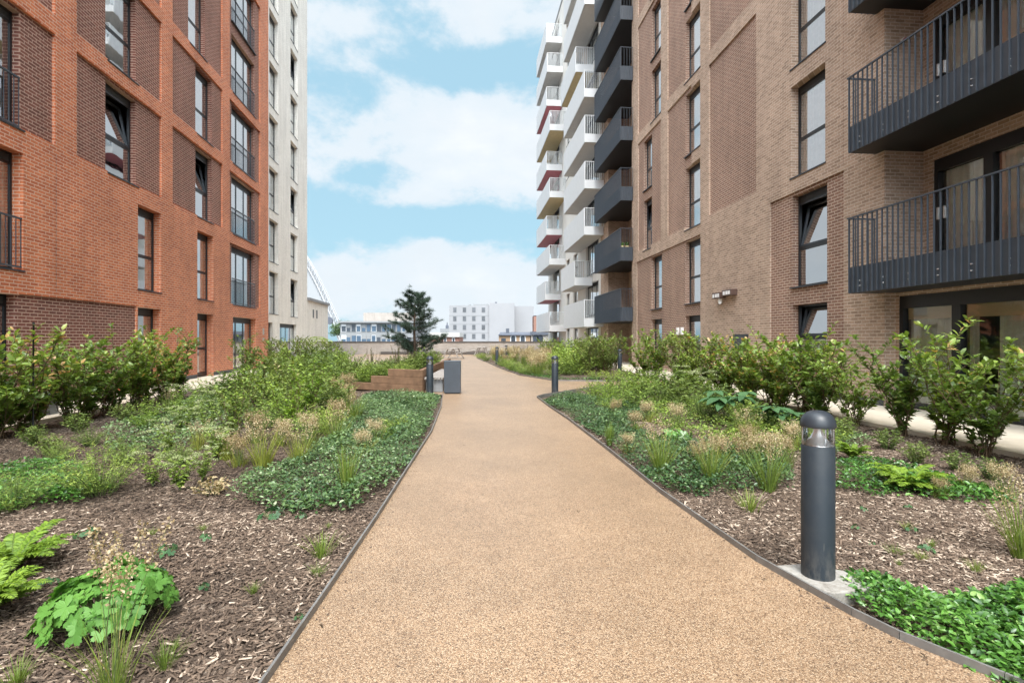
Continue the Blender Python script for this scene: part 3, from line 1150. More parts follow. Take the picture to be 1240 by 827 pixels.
# ------------------------------------------------------------------ white brick tower beyond it
wt = thing('white_brick_tower', 'tall slim white brick tower with two columns of narrow windows beyond the orange building', 'building', (-10.3, 0, 0), ROT_L)
items, wins = [], []
for r in range(10):
    z = 2.93 + 3.05 * r
    for (a, c) in ((30.66, 32.3), (34.85, 36.5)):
        items.append((xl(a), xl(c), z, z + 2.5, 0.24, 'hole'))
        wins.append((xl(a), xl(c), z, z + 2.5, 'single', r))
for (a, c) in ((29.9, 31.3), (32.6, 36.2)):
    items.append((xl(a), xl(c), 0.0, 2.40, 0.2, 'hole'))
    wins.append((xl(a), xl(c), 0.03, 2.4, 'grid', -1))
facade(wt, xl(27.15), xl(39.0), -0.1, 34.5, items, M['whitebrick'], M['whitebrick'])
interior(wt, xl(27.15), xl(39.0), -0.05, 34.4, 3.05, 2.93)
for i, (a, c, z, zt, st, r) in enumerate(wins):
    window(wt, a, c, z, zt, 0.24 if r >= 0 else 0.2, st, tilt=(r in (0, 2, 5) and i % 2 == 1), curtain=0.9 if i % 3 else None)

pv = thing('pavilion', 'low white brick pavilion with a thin grey roof edge next to the white tower', 'building', (-10.3, 0, 0), ROT_L)
m_ = MB()
m_.box(xl(39.02), xl(45.8), 0.0, 9.0, -0.1, 4.3)
m_.build('wall', M['whitebrick'], pv)
m_ = MB()
m_.box(xl(39.02), xl(45.95), -0.15, 9.1, 4.303, 4.5)
m_.build('roof', M['steelgrey'], pv)
for a in (40.6, 41.7):
    m_ = MB()
    m_.box(xl(a), xl(a + .35), -0.02, -0.003, 3.05, 3.7)
    m_.build('vent', M['grille'], pv)

# ------------------------------------------------------------------ right building: tan brick
tan = thing('tan_brick_apartment_block', 'tall tan brick apartment block with brown panels and wide dark balconies right of the path', 'building', (AR, 0, 0), ROT_R)
xr = lambda Y: -Y * KR
H_TAN = 24.5


def span(ya, yb):
    return (xr(max(ya, yb)), xr(min(ya, yb)))


Q = 3.0
RS = [2.87 + Q * k for k in range(7)]
items, wins = [], []


def addi(ya, yb, z0, z1, d, kind):
    a, c = span(ya, yb)
    items.append((a, c, z0, z1, d, kind))


def addw(ya, yb, z0, z1, d, st, **kw):
    a, c = span(ya, yb)
    items.append((a, c, z0, z1, d, 'hole'))
    wins.append((a, c, z0 + (0.03 if z0 < 0.2 else 0), z1, d, st, kw))


addi(20.2, 27.7, 0.12, 5.46, 0.05, 'panel')
addi(12.56, 15.6, 0.12, 5.46, 0.05, 'panel')
for z in (6.0, 12.05, 18.1):
    addi(21.0, 23.5, z, z + 5.55, 0.06, 'panel')
    addi(16.35, 19.5, z, z + 5.52, 0.06, 'panel')
    addi(24.3, 27.5, z, z + 5.55, 0.06, 'panel')
# loggias beside the camera: set back above, shallower at ground
addi(3.6, 11.34, 2.45, H_TAN - 2.0, 0.90, 'recess')
addi(3.6, 11.34, 0.0, 2.449, 0.26, 'recess')
addi(-8.0, 1.8, 2.45, H_TAN - 2.0, 0.90, 'recess')
for r, z in enumerate(RS):
    addw(13.2, 14.6, z, z + 2.5, 0.24, 'single', tilt=(r == 0), curtain=0.3 if r else 0.9)
    addw(20.22, 21.68, z, z + 2.52, 0.24, 'single', curtain=0.5)
    if r == 0:
        addw(24.28, 25.65, z, z + 2.5, 0.24, 'single', curtain=0.2)
    elif r in (1, 2):
        addw(25.6, 26.75, z, z + 2.5, 0.24, 'single', tilt=(r == 1), curtain=0.3)
    else:
        addw(24.28, 25.65, z, z + 2.5, 0.24, 'single', curtain=0.3)
    addw(5.0, 11.1, z + 0.08, z + 2.35, 1.0, 'door', curtain=0.5)
addw(13.2, 14.6, 0.85, 2.38, 0.24, 'single', tilt=True, curtain=0.95)
addw(20.22, 21.68, 0.0, 2.38, 0.24, 'single', curtain=0.95)
addw(24.28, 25.65, 0.0, 2.38, 0.24, 'door', curtain=0.95)
addw(4.2, 11.25, 0.0, 2.36, 0.34, 'door', curtain=0.95)
facade(tan, xr(28.1), xr(-9), -0.1, H_TAN, items, M['tan'], M['tandark'])
interior(tan, xr(28.1), xr(-9), -0.05, H_TAN, Q, RS[0], 3.8, 1.25)
near_doors = []
for (a, c, z, zt, d, st, kw) in wins:
    big = (c - a) > 4
    if big:
        # wide sliding doors with deep dark frames, built leaf by leaf
        fr, pn, cu = MB(), MB(), MB()
        y0, y1 = d - .07, d + .06
        edges = [xr(11.25 if z < 0.2 else 11.1), xr(9.95), xr(8.45), xr(6.95), a * 0 + xr(5.5), c]
        fr.box(a, c, y0, y1, zt - 0.26, zt)
        fr.box(a, c, y0, y1, z, z + 0.10)
        for e in edges:
            w0, w1 = max(a, e - 0.09), min(c, e + 0.09)
            if w1 - w0 < 0.06:
                w1 = w0 + .09
            fr.box(w0, w1, y0 - .005, y1 - .006, z + .1002, zt - .2602)
        for q in range(len(edges) - 1):
            e0, e1 = edges[q] + .09, edges[q + 1] - .09
            if e1 - e0 < 0.1:
                continue
            pn.face([(e0, d, z + .1), (e1, d, z + .1), (e1, d, zt - .26), (e0, d, zt - .26)])
            rr = [(0.0, 1.0)] if z > 1 else [(0.0, 0.12), (0.42, 1.0)] if q else [(0.0, 1.0)]
            for (u0, u1) in rr:
                n = int((e1 - e0) * (u1 - u0) / .04) + 3
                prev = None
                for k in range(n + 1):
                    x = e0 + (e1 - e0) * (u0 + (u1 - u0) * k / n)
                    y = d + .12 + .03 * math.sin(k * 1.35) + .015 * math.sin(k * .53)
                    if prev:
                        cu.face([(prev[0], prev[1], z + .1), (x, y, z + .1), (x, y, zt - .2), (prev[0], prev[1], zt - .2)], 0, True)
                    prev = (x, y)
            if z < 1:
                cu.box(e0, e1, d + .055, d + .065, zt - .50, zt - .24, 1)
        fo = fr.build('door', M['black'], tan)
        pn.build('pane', M['glassdoor'], fo)
        cu.build('curtain', [M['curtain_cool'], M['blind']], fo)
        hd = MB()
        for xx in (xr(11.0), xr(10.85)):
            hd.box(xx, xx + .03, y0 - .05, y0 - .007, z + 1.0, z + 1.25)
        hd.build('handle', M['alu'], fo)
    else:
        window(tan, a, c, z, zt, d, st, **kw)
for r in range(6):
    zb = 2.44 + 3.05 * r
    a, c = span(4.9, 11.55)
    fin_balcony(tan, a, c, 0.62, 0.89, zb, 1.64, 0.56)
    a, c = span(-6.5, 1.9)
    fin_balcony(tan, a, c, 0.62, 0.89, zb, 1.64, 0.56, brackets=False)
m_ = MB()
m_.box(xr(16.0), xr(11.36), -0.008, -0.0005, 0.0, 0.15)
m_.build('plinth', M['plinth'], tan)
m_ = MB()
m_.box(xr(12.575), xr(12.56), -0.003, -0.0005, 5.6, 20)
m_.build('movement_joint', M['tandark'], tan)
# smoke-alarm like sounder under the upper balcony
m_ = MB()
m_.tube([(xr(11.342), 0.42, 7.86), (xr(11.342) + .05, 0.42, 7.86)], .05, 12)
m_.tube([(xr(11.342) + .05, 0.42, 7.86), (xr(11.342) + .09, 0.42, 7.86)], .035, 12, 1)
m_.build('sounder', [M['lens'], M['soffit_red']], tan)

# wall lights
b_ = thing('wall_floodlight', 'brown twin floodlight with white lenses and a small sensor high on the tan brick wall', 'light', (0, 0, 0), 0)
b_.location = (lateral_right(18.15, 9.0), 18.15, 2.86)
b_.rotation_euler = (0, 0, ROT_R)
m_ = MB()
m_.box(-0.62, -0.06, -0.24, -0.002, 0, 0.20)
m_.box(0.10, 0.70, -0.24, -0.002, 0.04, 0.24)
m_.box(-0.06, 0.10, -0.12, -0.002, 0.06, 0.15)
m_.build('housing', M['brownlamp'], b_, 0.008)
for x in (-0.55, -0.36, -0.2, 0.2, 0.38, 0.54):
    m_ = MB()
    m_.box(x, x + .12, -0.255, -0.243, .03 + (0.04 if x > 0 else 0), .15 + (0.04 if x > 0 else 0))
    m_.build('lens', M['lens'], b_)
m_ = MB()
m_.tube([(-.25, -.12, -.02), (-.25, -.12, -.14), (-.25, -.12, -.20)], [.06, .07, .045], 14)
m_.build('sensor', M['lens'], b_)
for k, (Y, lab) in enumerate(((22.35, 'small white wall light left of a pair, beside the window on the brown brick'), (21.9, 'small white wall light right of a pair, nearest the window on the brown brick'))):
    w_ = thing('wall_light', lab, 'light', (lateral_right(Y, 9.0), Y, 1.62), ROT_R, 'pair of small white wall lights')
    m_ = MB()
    m_.box(-.07, .07, -.05, .048, 0, .30)
    m_.build('lamp_body', M['lens'], w_, .01)
    m_ = MB()
    m_.box(-.045, .045, -.075, -.051, .03, .2)
    m_.build('lamp_shade', M['white'], w_, .008)
n_ = thing('notice_board', 'small dark square notice board fixed low on the tan brick wall', 'sign', (lateral_right(17.2, 9.0), 17.2, 1.12), ROT_R)
m_ = MB()
m_.box(-.42, .42, -.07, -.002, 0, .48)
m_.build('frame', M['anthracite'], n_, .006)
m_ = MB()
m_.box(-.36, .36, -.076, -.0705, .06, .42)
m_.build('board', M['grille'], n_)

# ------------------------------------------------------------------ dark balcony bay, then the white balcony block
bay = thing('brick_stair_bay', 'tan brick bay with a column of dark balconies between tan block and white block', 'building', (AR, 0, 0), ROT_R)
items, wins = [], []
addi(28.5, 33.2, 0.0, 24.0, 1.3, 'recess')
for r in range(7):
    z = 2.55 + 3.22 * r + 0.4
    addw(28.7, 31.2, z, z + 2.35, 1.4, 'door', curtain=0.9)
addw(28.6, 31.6, 0.0, 2.3, 1.4, 'door', curtain=0.95)
facade(bay, xr(35.0), xr(28.15), -0.1, 25.0, items, M['tan'], M['tandark'])
interior(bay, xr(35.0), xr(28.15), -0.05, 24.9, 3.22, 2.95, 4.0, 1.65)
for (a, c, z, zt, d, st, kw) in wins:
    window(bay, a, c, z, zt, d, st, **kw)
for r in range(7):
    a, c = span(28.3, 33.9)
    fin_balcony(bay, a, c, 0.66, 1.29, 2.40 + 3.22 * r, 1.74, 0.74, 0.14, False)

for k, (yy, lab) in enumerate(((28.62, 'yellow flower pot nearer the wall on the second dark balcony'), (28.64, 'yellow flower pot nearer the rail on the second dark balcony'))):
    fp = thing('flower_pot', lab, 'pot', (lateral_right(yy, 9.0) - (.22 if k == 0 else .46), yy, 2.40 + 3.22 + .64), ROT_R, 'flower pots on the dark balcony')
    m_ = MB()
    m_.lathe([(0, 0), (.08, 0), (.11, .2), (.09, .2), (0, .18)], 14)
    m_.build('pot', M['soffit_gold'], fp)
    m_ = MB()
    for q in range(9):
        m_.tube([(0, 0, .18), (.10 * math.cos(q * .7), .10 * math.sin(q * .7), .34 + .04 * (q % 3))], [.012, .03], 5)
    m_.build('plant', M['lime_plain'], fp)

wb = thing('white_balcony_block', 'tall white apartment block with staggered white balconies with gold or red undersides', 'building', (AR, 0, 0), ROT_R)
items, wins = [], []
for r in range(11):
    z = 2.97 * r + (0.0 if r == 0 else 0.05)
    addw(45.4, 46.9, z + (0.3 if r == 0 else 0.55), z + 2.35, 0.15, 'single', curtain=0.95)
    addw(42.2, 43.8, z + (0.3 if r == 0 else 0.55), z + 2.35, 0.15, 'single', curtain=0.95)
    addw(35.6, 39.4, z + 0.04, z + 2.4, 0.2, 'door', curtain=0.75)
    addw(50.4, 54.0, z + 0.04, z + 2.4, 0.2, 'door', curtain=0.95)
facade(wb, xr(57.0), xr(35.05), -0.1, 32.6, items, M['render'], M['render'])
interior(wb, xr(57.0), xr(35.05), -0.05, 32.4, 2.97, 2.97, 3.2)
for (a, c, z, zt, d, st, kw) in wins:
    window(wb, a, c, z, zt, d, st, **kw)
m_ = MB()
m_.box(xr(57.1), xr(35.05), -0.05, 12.0, 32.603, 32.85)
m_.build('roof', M['steelgrey'], wb)


def white_balcony(ya, yb, proj, top, soffit, glass_end=False):
    a, c = span(ya, yb)
    s = MB()
    zb = top - 1.75
    s.box(a, c, -proj, -0.003, zb + 0.04, zb + 0.55)
    s.box(a + .02, c - .02, -proj + .02, -0.004, zb, zb + 0.038, 1)
    so = s.build('balcony', [M['white'], M[soffit]], wb)
    r = MB()
    r.box(a, c, -proj - .03, -proj - .001, zb, top)
    for sg, x in ((-1, a), (1, c)):
        n = max(5, int(proj / .13))
        for k in range(n + 1):
            y = -proj + (proj - .03) * k / n
            r.box(x - .03, x - .001, y, y + .022, zb + .55, top - .04) if sg < 0 else r.box(x + .001, x + .03, y, y + .022, zb + .55, top - .04)
        if sg < 0:
            r.box(x - .035, x + .0, -proj, -0.01, top - .038, top)
            r.box(x - .032, x - .001, -proj, -0.01, zb, zb + .549)
        else:
            r.box(x, x + .035, -proj, -0.01, top - .038, top)
            r.box(x + .001, x + .032, -proj, -0.01, zb, zb + .549)
    r.build('railing', M['white'], so)
    g = MB()
    g.face([(c - .03, -proj + .02, zb + .56), (c - .03, -.02, zb + .56), (c - .03, -.02, top - .05), (c - .03, -proj + .02, top - .05)])
    g.build('pane', M['glass'], so)


NEARS = [34.3, 37.3, 34.3, 34.2, 34.2, 34.3, 37.0, 34.2, 37, 34.2]
SOFN = ['soffit_grey', 'soffit_grey', 'soffit_grey', 'soffit_grey', 'soffit_grey', 'soffit_grey', 'soffit_gold', 'soffit_grey', 'soffit_grey', 'soffit_grey']
for r in range(10):
    white_balcony(NEARS[r], 41.4 if r % 5 != 1 else 42.6, 1.25, 3.98 + 2.97 * r, SOFN[r])
SOFF = ['soffit_grey', 'soffit_red', 'soffit_grey', 'soffit_red', 'soffit_gold', 'soffit_red', 'soffit_gold', 'soffit_red', 'soffit_grey', 'soffit_grey']
for r in range(10):
    n = [47.0, 49.5, 47.2, 48.8, 47.0, 48.8, 47.0, 48.8, 48.5, 49][r]
    white_balcony(n, 55.6, 1.45, 3.85 + 2.97 * r, SOFF[r])

# ------------------------------------------------------------------ parapet wall at the end
pw = thing('parapet_wall', 'long low pale brick wall with dark coping across the far end of the garden', 'wall', (0, 48.6, 0), 0)
m_ = MB()
m_.box(-24, 26, 0.0, 0.30, -0.1, 1.10)
m_.build('wall', M['palebrick'], pw)
m_ = MB()
m_.box(-24, 26, -0.05, 0.35, 1.103, 1.20)
m_.build('coping', M['coping'], pw)
m_ = MB()
m_.box(-12, 6, -0.35, -0.004, -0.05, 0.26)
m_.build('kerb', M['coping'], pw)

# ------------------------------------------------------------------ distant buildings
def far_block(name, label, x0, x1, y0, y1, z1, wall, rows=(), win=(1.0, 1.5), parent=None, z0=-7.0):
    t_ = thing(name, label, 'building', (0, 0, 0)) if parent is None else parent
    m_ = MB()
    m_.box(x0, x1, y0, y1, z0, z1)
    m_.build('wall', wall, t_)
    return t_


def far_windows(t_, xs_, zs_, y, w_, h_, mat='farwindow', frame='white'):
    for z in zs_:
        for x in xs_:
            f_ = MB()
            f_.box(x - w_ / 2 - .1, x + w_ / 2 + .1, y - .06, y - .005, z - .1, z + h_ + .1)
            fo = f_.build('window', M[frame], t_)
            g_ = MB()
            g_.box(x - w_ / 2, x + w_ / 2, y - .085, y - .062, z, z + h_)
            g_.build('pane', M[mat], fo)


def fx(px, Y):
    return (px - 620) / 640 * Y


def fz(py, Y):
    return EYE + (410 - py) / 640 * Y


Y = 170
t_ = far_block('white_apartment_building', 'distant plain white four storey building with a grid of small windows above the end wall', fx(544, Y), fx(592.3, Y), Y, Y + 14, fz(370, Y), M['farrender'])
far_windows(t_, [fx(v, Y) for v in (550.8, 562.4, 573.8, 585.4)], [fz(v, Y) for v in (378, 388.6, 399, 410)], Y, 1.0, 1.45, 'farpane', 'steelgrey')
for z in (fz(382.3, Y), fz(392.5, Y), fz(403, Y)):
    m_ = MB()
    m_.box(fx(544, Y), fx(592, Y), Y - .04, Y - .003, z - .06, z + .06)
    m_.build('string_course', M['steelgrey'], t_)
m_ = MB()
m_.box(fx(592.4, Y), fx(623, Y), Y - 0.6, Y + 14, -7, fz(367.3, Y))
m_.build('stair_wall', M['farrender'], t_)
m_ = MB()
m_.box(fx(623.1, Y), fx(647, Y), Y + 5, Y + 16, -7, fz(371 - .2, Y + 5))
m_.build('rear_wall', M['farrender'], t_)
m_ = MB()
m_.box(fx(572, Y), fx(590, Y), Y + 4, Y + 9, fz(370, Y) + .003, fz(367.2, Y))
m_.box(fx(566, Y), fx(568.5, Y), Y + 4, Y + 5, fz(370, Y) + .003, fz(367.4, Y))
m_.box(fx(558, Y), fx(562, Y), Y + 4, Y + 5, fz(370, Y) + .003, fz(369, Y))
m_.build('roof_plant', M['steelgrey'], t_)
m_ = MB()
m_.box(fx(599, Y), fx(601.5, Y), Y + 3, Y + 4, fz(367.3, Y) + .003, fz(365, Y))
m_.build('chimney', M['slate'], t_)

Y = 150
t_ = thing('office_building', 'distant blue glazed office building with a grey plant box on its roof, behind the pine', 'building')
m_ = MB()
m_.box(fx(412, Y), fx(500, Y), Y, Y + 20, -7, fz(391, Y))
m_.build('wall', M['steelgrey'], t_)
m_ = MB()
m_.box(fx(410, Y), fx(505, Y), Y - 1.0, Y + 20, fz(391, Y) + .003, fz(389, Y))
m_.build('roof', M['steelgrey'], t_)
m_ = MB()
m_.box(fx(436.5, Y), fx(492, Y), Y + 3, Y + 18, fz(389, Y) + .003, fz(378.8, Y + 3))
m_.build('roof_plant', M['palebrick'], t_)
rr = random.Random(5)
for z0, z1 in ((402, 392.5), (414.5, 406)):
    for k in range(14):
        x = 413.5 + k * 6.1
        wd = rr.choice((4.6, 5.4))
        f_ = MB()
        f_.box(fx(x, Y), fx(x + wd + .4, Y), Y - .10, Y - .004, fz(z0, Y), fz(z1, Y))
        fo = f_.build('window', M['steelgrey' if k % 3 else 'white'], t_)
        g_ = MB()
        g_.box(fx(x + .4, Y), fx(x + wd, Y), Y - .16, Y - .102, fz(z0, Y) + .15, fz(z1 + rr.choice((0, 0, 2, 4)), Y) - .1)
        g_.build('pane', M['blueglass' if rr.random() < .75 else 'farwindow'], fo)

Y = 95
t_ = thing('brick_terrace_house', 'distant low brown brick house with dark slate roof and arched windows beyond the end wall', 'building')
m_ = MB()
m_.box(fx(604, Y), fx(642, Y), Y, Y + 8, -7, fz(406, Y))
m_.build('wall', M['farbrick'], t_)
m_ = MB()
x0, x1 = fx(603.5, Y), fx(643, Y)
m_.face([(x0, Y - .3, fz(406, Y)), (x1, Y - .3, fz(406, Y)), (x1, Y + 3, fz(402, Y)), (x0 + .3, Y + 3, fz(402, Y))])
m_.box(x0, x1, Y - .32, Y - .0, fz(406, Y) - .05, fz(405.2, Y))
m_.box(x0 + .3, x1, Y + 3, Y + 7, fz(406, Y), fz(402, Y))
m_.build('roof', M['slate'], t_)
m_ = MB()
m_.box(fx(612.5, Y), fx(616.5, Y), Y + 2, Y + 3, fz(405, Y), fz(397.5, Y))
m_.build('chimney', M['slate'], t_)
for px in (621.5, 633):
    m_ = MB()
    xc = fx(px, Y)
    pts = [(-.42, 0), (.42, 0), (.42, .75), (.3, 1.0), (0, 1.12), (-.3, 1.0), (-.42, .75)]
    m_.face([(xc + p[0] * 1.3, Y - .03, fz(414.5, Y) + p[1] * 1.25) for p in pts])
    fo = m_.build('window', M['white'], t_)
    m_ = MB()
    m_.face([(xc + p[0] * 0.9, Y - .05, fz(414.5, Y) + .1 + p[1] * 1.05) for p in pts])
    m_.build('pane', M['farwindow'], fo)
m_ = MB()
m_.box(fx(607, Y), fx(612.5, Y), Y - .05, Y - .004, fz(413, Y), fz(409.5, Y))
m_.build('window', M['farwindow'], t_)
Y = 94
t_ = thing('pale_terrace_house', 'distant pale rendered house with grey roof and two arched windows next to the white balconies', 'building')
m_ = MB()
m_.box(fx(643.2, Y), fx(668, Y), Y + 1, Y + 8, -7, fz(405.5, Y))
m_.build('wall', M['palebrick'], t_)
m_ = MB()
m_.box(fx(643.1, Y), fx(669, Y), Y + .7, Y + 8, fz(405.5, Y) + .003, fz(401.5, Y))
m_.build('roof', M['slate'], t_)
for px in (649, 654.5):
    m_ = MB()
    xc = fx(px, Y)
    m_.face([(xc + p[0] * 1.2, Y + .95, fz(413.5, Y) + p[1] * 1.1) for p in pts])
    m_.build('window', M['farwindow'], t_)
Y = 100
t_ = thing('flat_roofed_brick_house', 'distant small red brown brick house with white flat roof beside the pine', 'building')
m_ = MB()
m_.box(fx(520, Y), fx(556, Y), Y, Y + 8, -7, fz(408, Y))
m_.build('wall', M['reddark'], t_)
m_ = MB()
m_.box(fx(519, Y), fx(556.6, Y), Y - .4, Y + 8, fz(408, Y) + .003, fz(402.8, Y))
m_.build('roof', M['soffit_grey'], t_)
far_windows(t_, [fx(539, Y), fx(549.2, Y)], [fz(413.5, Y)], Y, .35, .6, 'farwindow', 'white')
t_ = thing('green_roofed_tower', 'tiny distant grey green stepped roof with a pointed top left of the white building', 'building')
m_ = MB()
Y = 230
m_.box(fx(533, Y), fx(545, Y), Y, Y + 10, -7, fz(398, Y))
m_.build('wall', M['steelgrey'], t_)
m_ = MB()
m_.box(fx(538.6, Y), fx(542, Y), Y + 3, Y + 4, fz(398, Y) + .003, fz(394, Y))
m_.tube([(fx(540.3, Y), Y + 3.5, fz(394, Y)), (fx(540.3, Y), Y + 3.5, fz(390, Y))], [.5, .1], 6)
m_.build('roof', M['slate'], t_)
t_ = thing('red_panel_building', 'narrow dark red brown building edge seen between the white building and the balconies', 'building')
m_ = MB()
Y = 140
m_.box(fx(646.5, Y), fx(649.5, Y), Y, Y + 10, -7, fz(382.5, Y))
m_.build('wall', M['reddark'], t_)
m_ = MB()
m_.box(fx(646.3, Y), fx(649.7, Y), Y - .1, Y + 10, fz(382.5, Y) + .003, fz(382, Y))
m_.build('roof', M['slate'], t_)

# stadium arch
Y = 260
ar = thing('stadium_arch', 'white steel lattice arch rising steeply behind the low white pavilion', 'arch', (0, 0, 0))
keys = [(420, 425), (411, 408), (401, 388), (388, 364), (374, 339), (357, 312), (337, 285)]
cen = [Vector((fx(px, Y), Y + 3 * k, fz(py, Y))) for k, (px, py) in enumerate(keys)]
cs = smooth_line([tuple(c) for c in cen], 5)
cs = [Vector(c) for c in cs]
rad = 2.0
rings = []
for i, p in enumerate(cs):
    d = (cs[min(i + 1, len(cs) - 1)] - cs[max(i - 1, 0)]).normalized()
    u = d.cross(Vector((0, 1, 0))).normalized()
    v = d.cross(u)
    rr_ = rad * (0.95 if i > 3 else 0.6 + .12 * i)
    rings.append([p + (u * math.cos(2 * PI * k / 5) + v * math.sin(2 * PI * k / 5)) * rr_ for k in range(5)])
m_ = MB()
for k in range(5):
    m_.tube([r_[k] for r_ in rings], .30, 6)
m_.build('chord', M['archwhite'], ar)
m_ = MB()
for i in range(len(rings) - 1):
    for k in range(5):
        m_.tube([rings[i][k], rings[i + 1][(k + 1) % 5]], .15, 4, cap=False)
        m_.tube([rings[i][k], rings[i][(k + 1) % 5]], .13, 4, cap=False)
m_.build('lattice', M['archwhite'], ar)
m_ = MB()
m_.tube([cs[10] + Vector((-2.2, -3.2, 0)), cs[10] + Vector((-2.2, -2.2, 0))], 1.9, 16)
m_.build('bearing_disc', M['slate'], ar)


# ------------------------------------------------------------------ bollards
def bollard_meshes():
    n = 40
    body = MB()
    body.lathe([(0.092, 0.0), (0.092, 0.788), (0.089, 0.792), (0.0, 0.793)], n)
    refl = MB()
    refl.lathe([(0.086, 0.7935), (0.085, 0.798), (0.062, 0.816), (0.042, 0.840), (0.028, 0.868), (0.020, 0.900)], n)
    lens = MB()
    lens.lathe([(0.0895, 0.7935), (0.0895, 0.9015)], n)
    cap = MB()
    cap.lathe([(0.091, 0.902), (0.097, 0.9022), (0.099, 0.908), (0.098, 0.925), (0.092, 0.948), (0.080, 0.970), (0.062, 0.987), (0.038, 0.998), (0.0, 1.002)], n)
    under = MB()
    under.lathe([(0.0, 0.9005), (0.091, 0.9018)], n)
    return body, refl, lens, cap, under


def bollard(label, loc, plinth=True, group='bollard lights along the path', s=1.0):
    t_ = thing('bollard_light', label, 'bollard light', loc, 0, group)
    t_.scale = (s, s, s)
    body, refl, lens, cap, under = bollard_meshes()
    under.build('diffuser', M['white'], t_)
    body.build('post', M['post'], t_)
    refl.build('reflector', M['alu'], t_)
    lens.build('lens', M['clear'], t_)
    cap.build('cap', M['anthracite'], t_)
    m_ = MB()
    for k in range(3):
        a = 2 * PI * k / 3 + .5
        m_.tube([(.083 * math.cos(a), .083 * math.sin(a), .7936), (.083 * math.cos(a), .083 * math.sin(a), .9002)], .004, 6)
    m_.build('lens_bracket', M['alu'], t_)
    if plinth:
        m_ = MB()
        m_.prism([(-.185, .14), (-.095, -.19), (-.035, -.225), (.22, -.17), (.20, .06), (.02, .17)], -0.09, -.001)
        m_.build('base_slab', M['footing'], t_, .008)
    return t_


x, y, _ = gp(990.5, 700)
bollard('large dark grey bollard light on a pale concrete slab, nearest the camera', (x, y, 0.022))
x, y, _ = gp(520.5, 477)
bollard('dark bollard light beside the grey bin and bench on the left of the path', (x, y, 0.0), False)
x, y, _ = gp(672, 475.5)
bollard('dark bollard light in low ground cover at the path corner opposite the bin', (x, y, 0.0), False)
x, y, _ = gp(601.8, 441.6)
bollard('small distant dark bollard light at the rounded tip of the far bed', (x, y, 0.0), False)
x, y, _ = gp(613, 434.5)
bollard('tiniest dark bollard light, behind the grasses near the end wall', (x, y, 0.0), False)
x, y, _ = gp(756.5, 452)
bollard('dark bollard light half hidden by shrubs before the glazed entrance', (x, y + 1, 0.0), False)

# ------------------------------------------------------------------ bin, bench, planter, tables
x, y, _ = gp(547, 477)
bn = thing('litter_bin', 'dark blue grey rectangular litter bin standing on the path edge beside the bollard', 'bin', (x, y + .22, 0), math.radians(4))
m_ = MB()
m_.box(-.22, .22, -.22, .22, 0.03, 0.84)
m_.build('body', M['balcony_dark'], bn, .008)
m_ = MB()
m_.box(-.225, .225, -.225, .225, 0.843, .87)
m_.build('lid', M['balcony_dark'], bn, .006)
m_ = MB()
m_.box(-.19, .19, -.19, .19, 0.0, .029)
m_.build('base', M['black'], bn)

be = thing('bench', 'grey slatted bench on a concrete block against the timber planter, behind the bin', 'bench', (-2.13, 14.35, 0), math.atan2(0.17, 8) + 0.0)
m_ = MB()
m_.box(-.22, .24, .1, 4.0, 0.0, .34)
m_.build('base', M['concrete_grey'], be, .01)
for k in range(6):
    m_ = MB()
    m_.box(-.25 + k * .088, -.25 + k * .088 + .07, .02, 4.1, .343, .40)
    m_.build('slat', M['timber_grey'], be, .006)

pl = thing('timber_planter', 'raised planter of stacked brown oak sleepers stepping down to the left behind the bollard', 'planter', (-2.46, 14.5, 0), 0)
ang = math.atan2(1.0, -2.28)
fdir = Vector((math.cos(ang), math.sin(ang), 0))
sdir_ = Vector((-0.021, 1, 0)).normalized()


def sleeper(p, d, L, z, thick=0.12, h=0.205):
    n_ = Vector((d.y, -d.x, 0))
    m_ = MB()
    a = Vector(p)
    q = [a, a + d * L, a + d * L - n_ * thick, a - n_ * thick]
    m_.prism([(v.x, v.y) for v in q], z, z + h)
    o = m_.build('sleeper', M['timber'], pl, .008)


n2 = Vector((-fdir.y, fdir.x, 0))
for k, L in enumerate((2.45, 1.75, 1.15)):
    zz = -0.02 + k * 0.208
    m_ = MB()
    a = Vector((0, 0, 0)) + fdir * 0.0
    nn = Vector((fdir.y, -fdir.x, 0))
    if nn.y > 0:
        nn = -nn
    q = [a, a + fdir * L, a + fdir * L - nn * .12, a - nn * .12]
    m_.prism([(v.x, v.y) for v in q], zz, zz + .205)
    m_.build('sleeper', M['timber'], pl, .008)
    m_ = MB()
    q = [(0.0, .125), (-.12, .17), (-.12 - .17, 8.2), (-.17, 8.2)]
    m_.prism(q, zz, zz + .205)
    m_.build('sleeper', M['timber'], pl, .008)
m_ = MB()
g = 10
pts_ = {}
for i in range(g + 1):
    for j in range(g + 1):
        u, v = i / g, j / g
        p = fdir * (2.4 * u) * (1 + .35 * v) + Vector((0, .16, 0)) + Vector((-.17 * v, 7.9 * v, 0))
        if u < .06:
            p.x -= .07
        zz = max(0.02, 0.54 - 0.52 * u ** 1.2) + .015 * math.sin(i * 3 + j * 2)
        pts_[i, j] = (p.x, p.y, zz)
for i in range(g):
    for j in range(g):
        m_.face([pts_[i, j], pts_[i, j + 1], pts_[i + 1, j + 1], pts_[i + 1, j]], 0, True)
m_.build('soil', M['mulch'], pl)


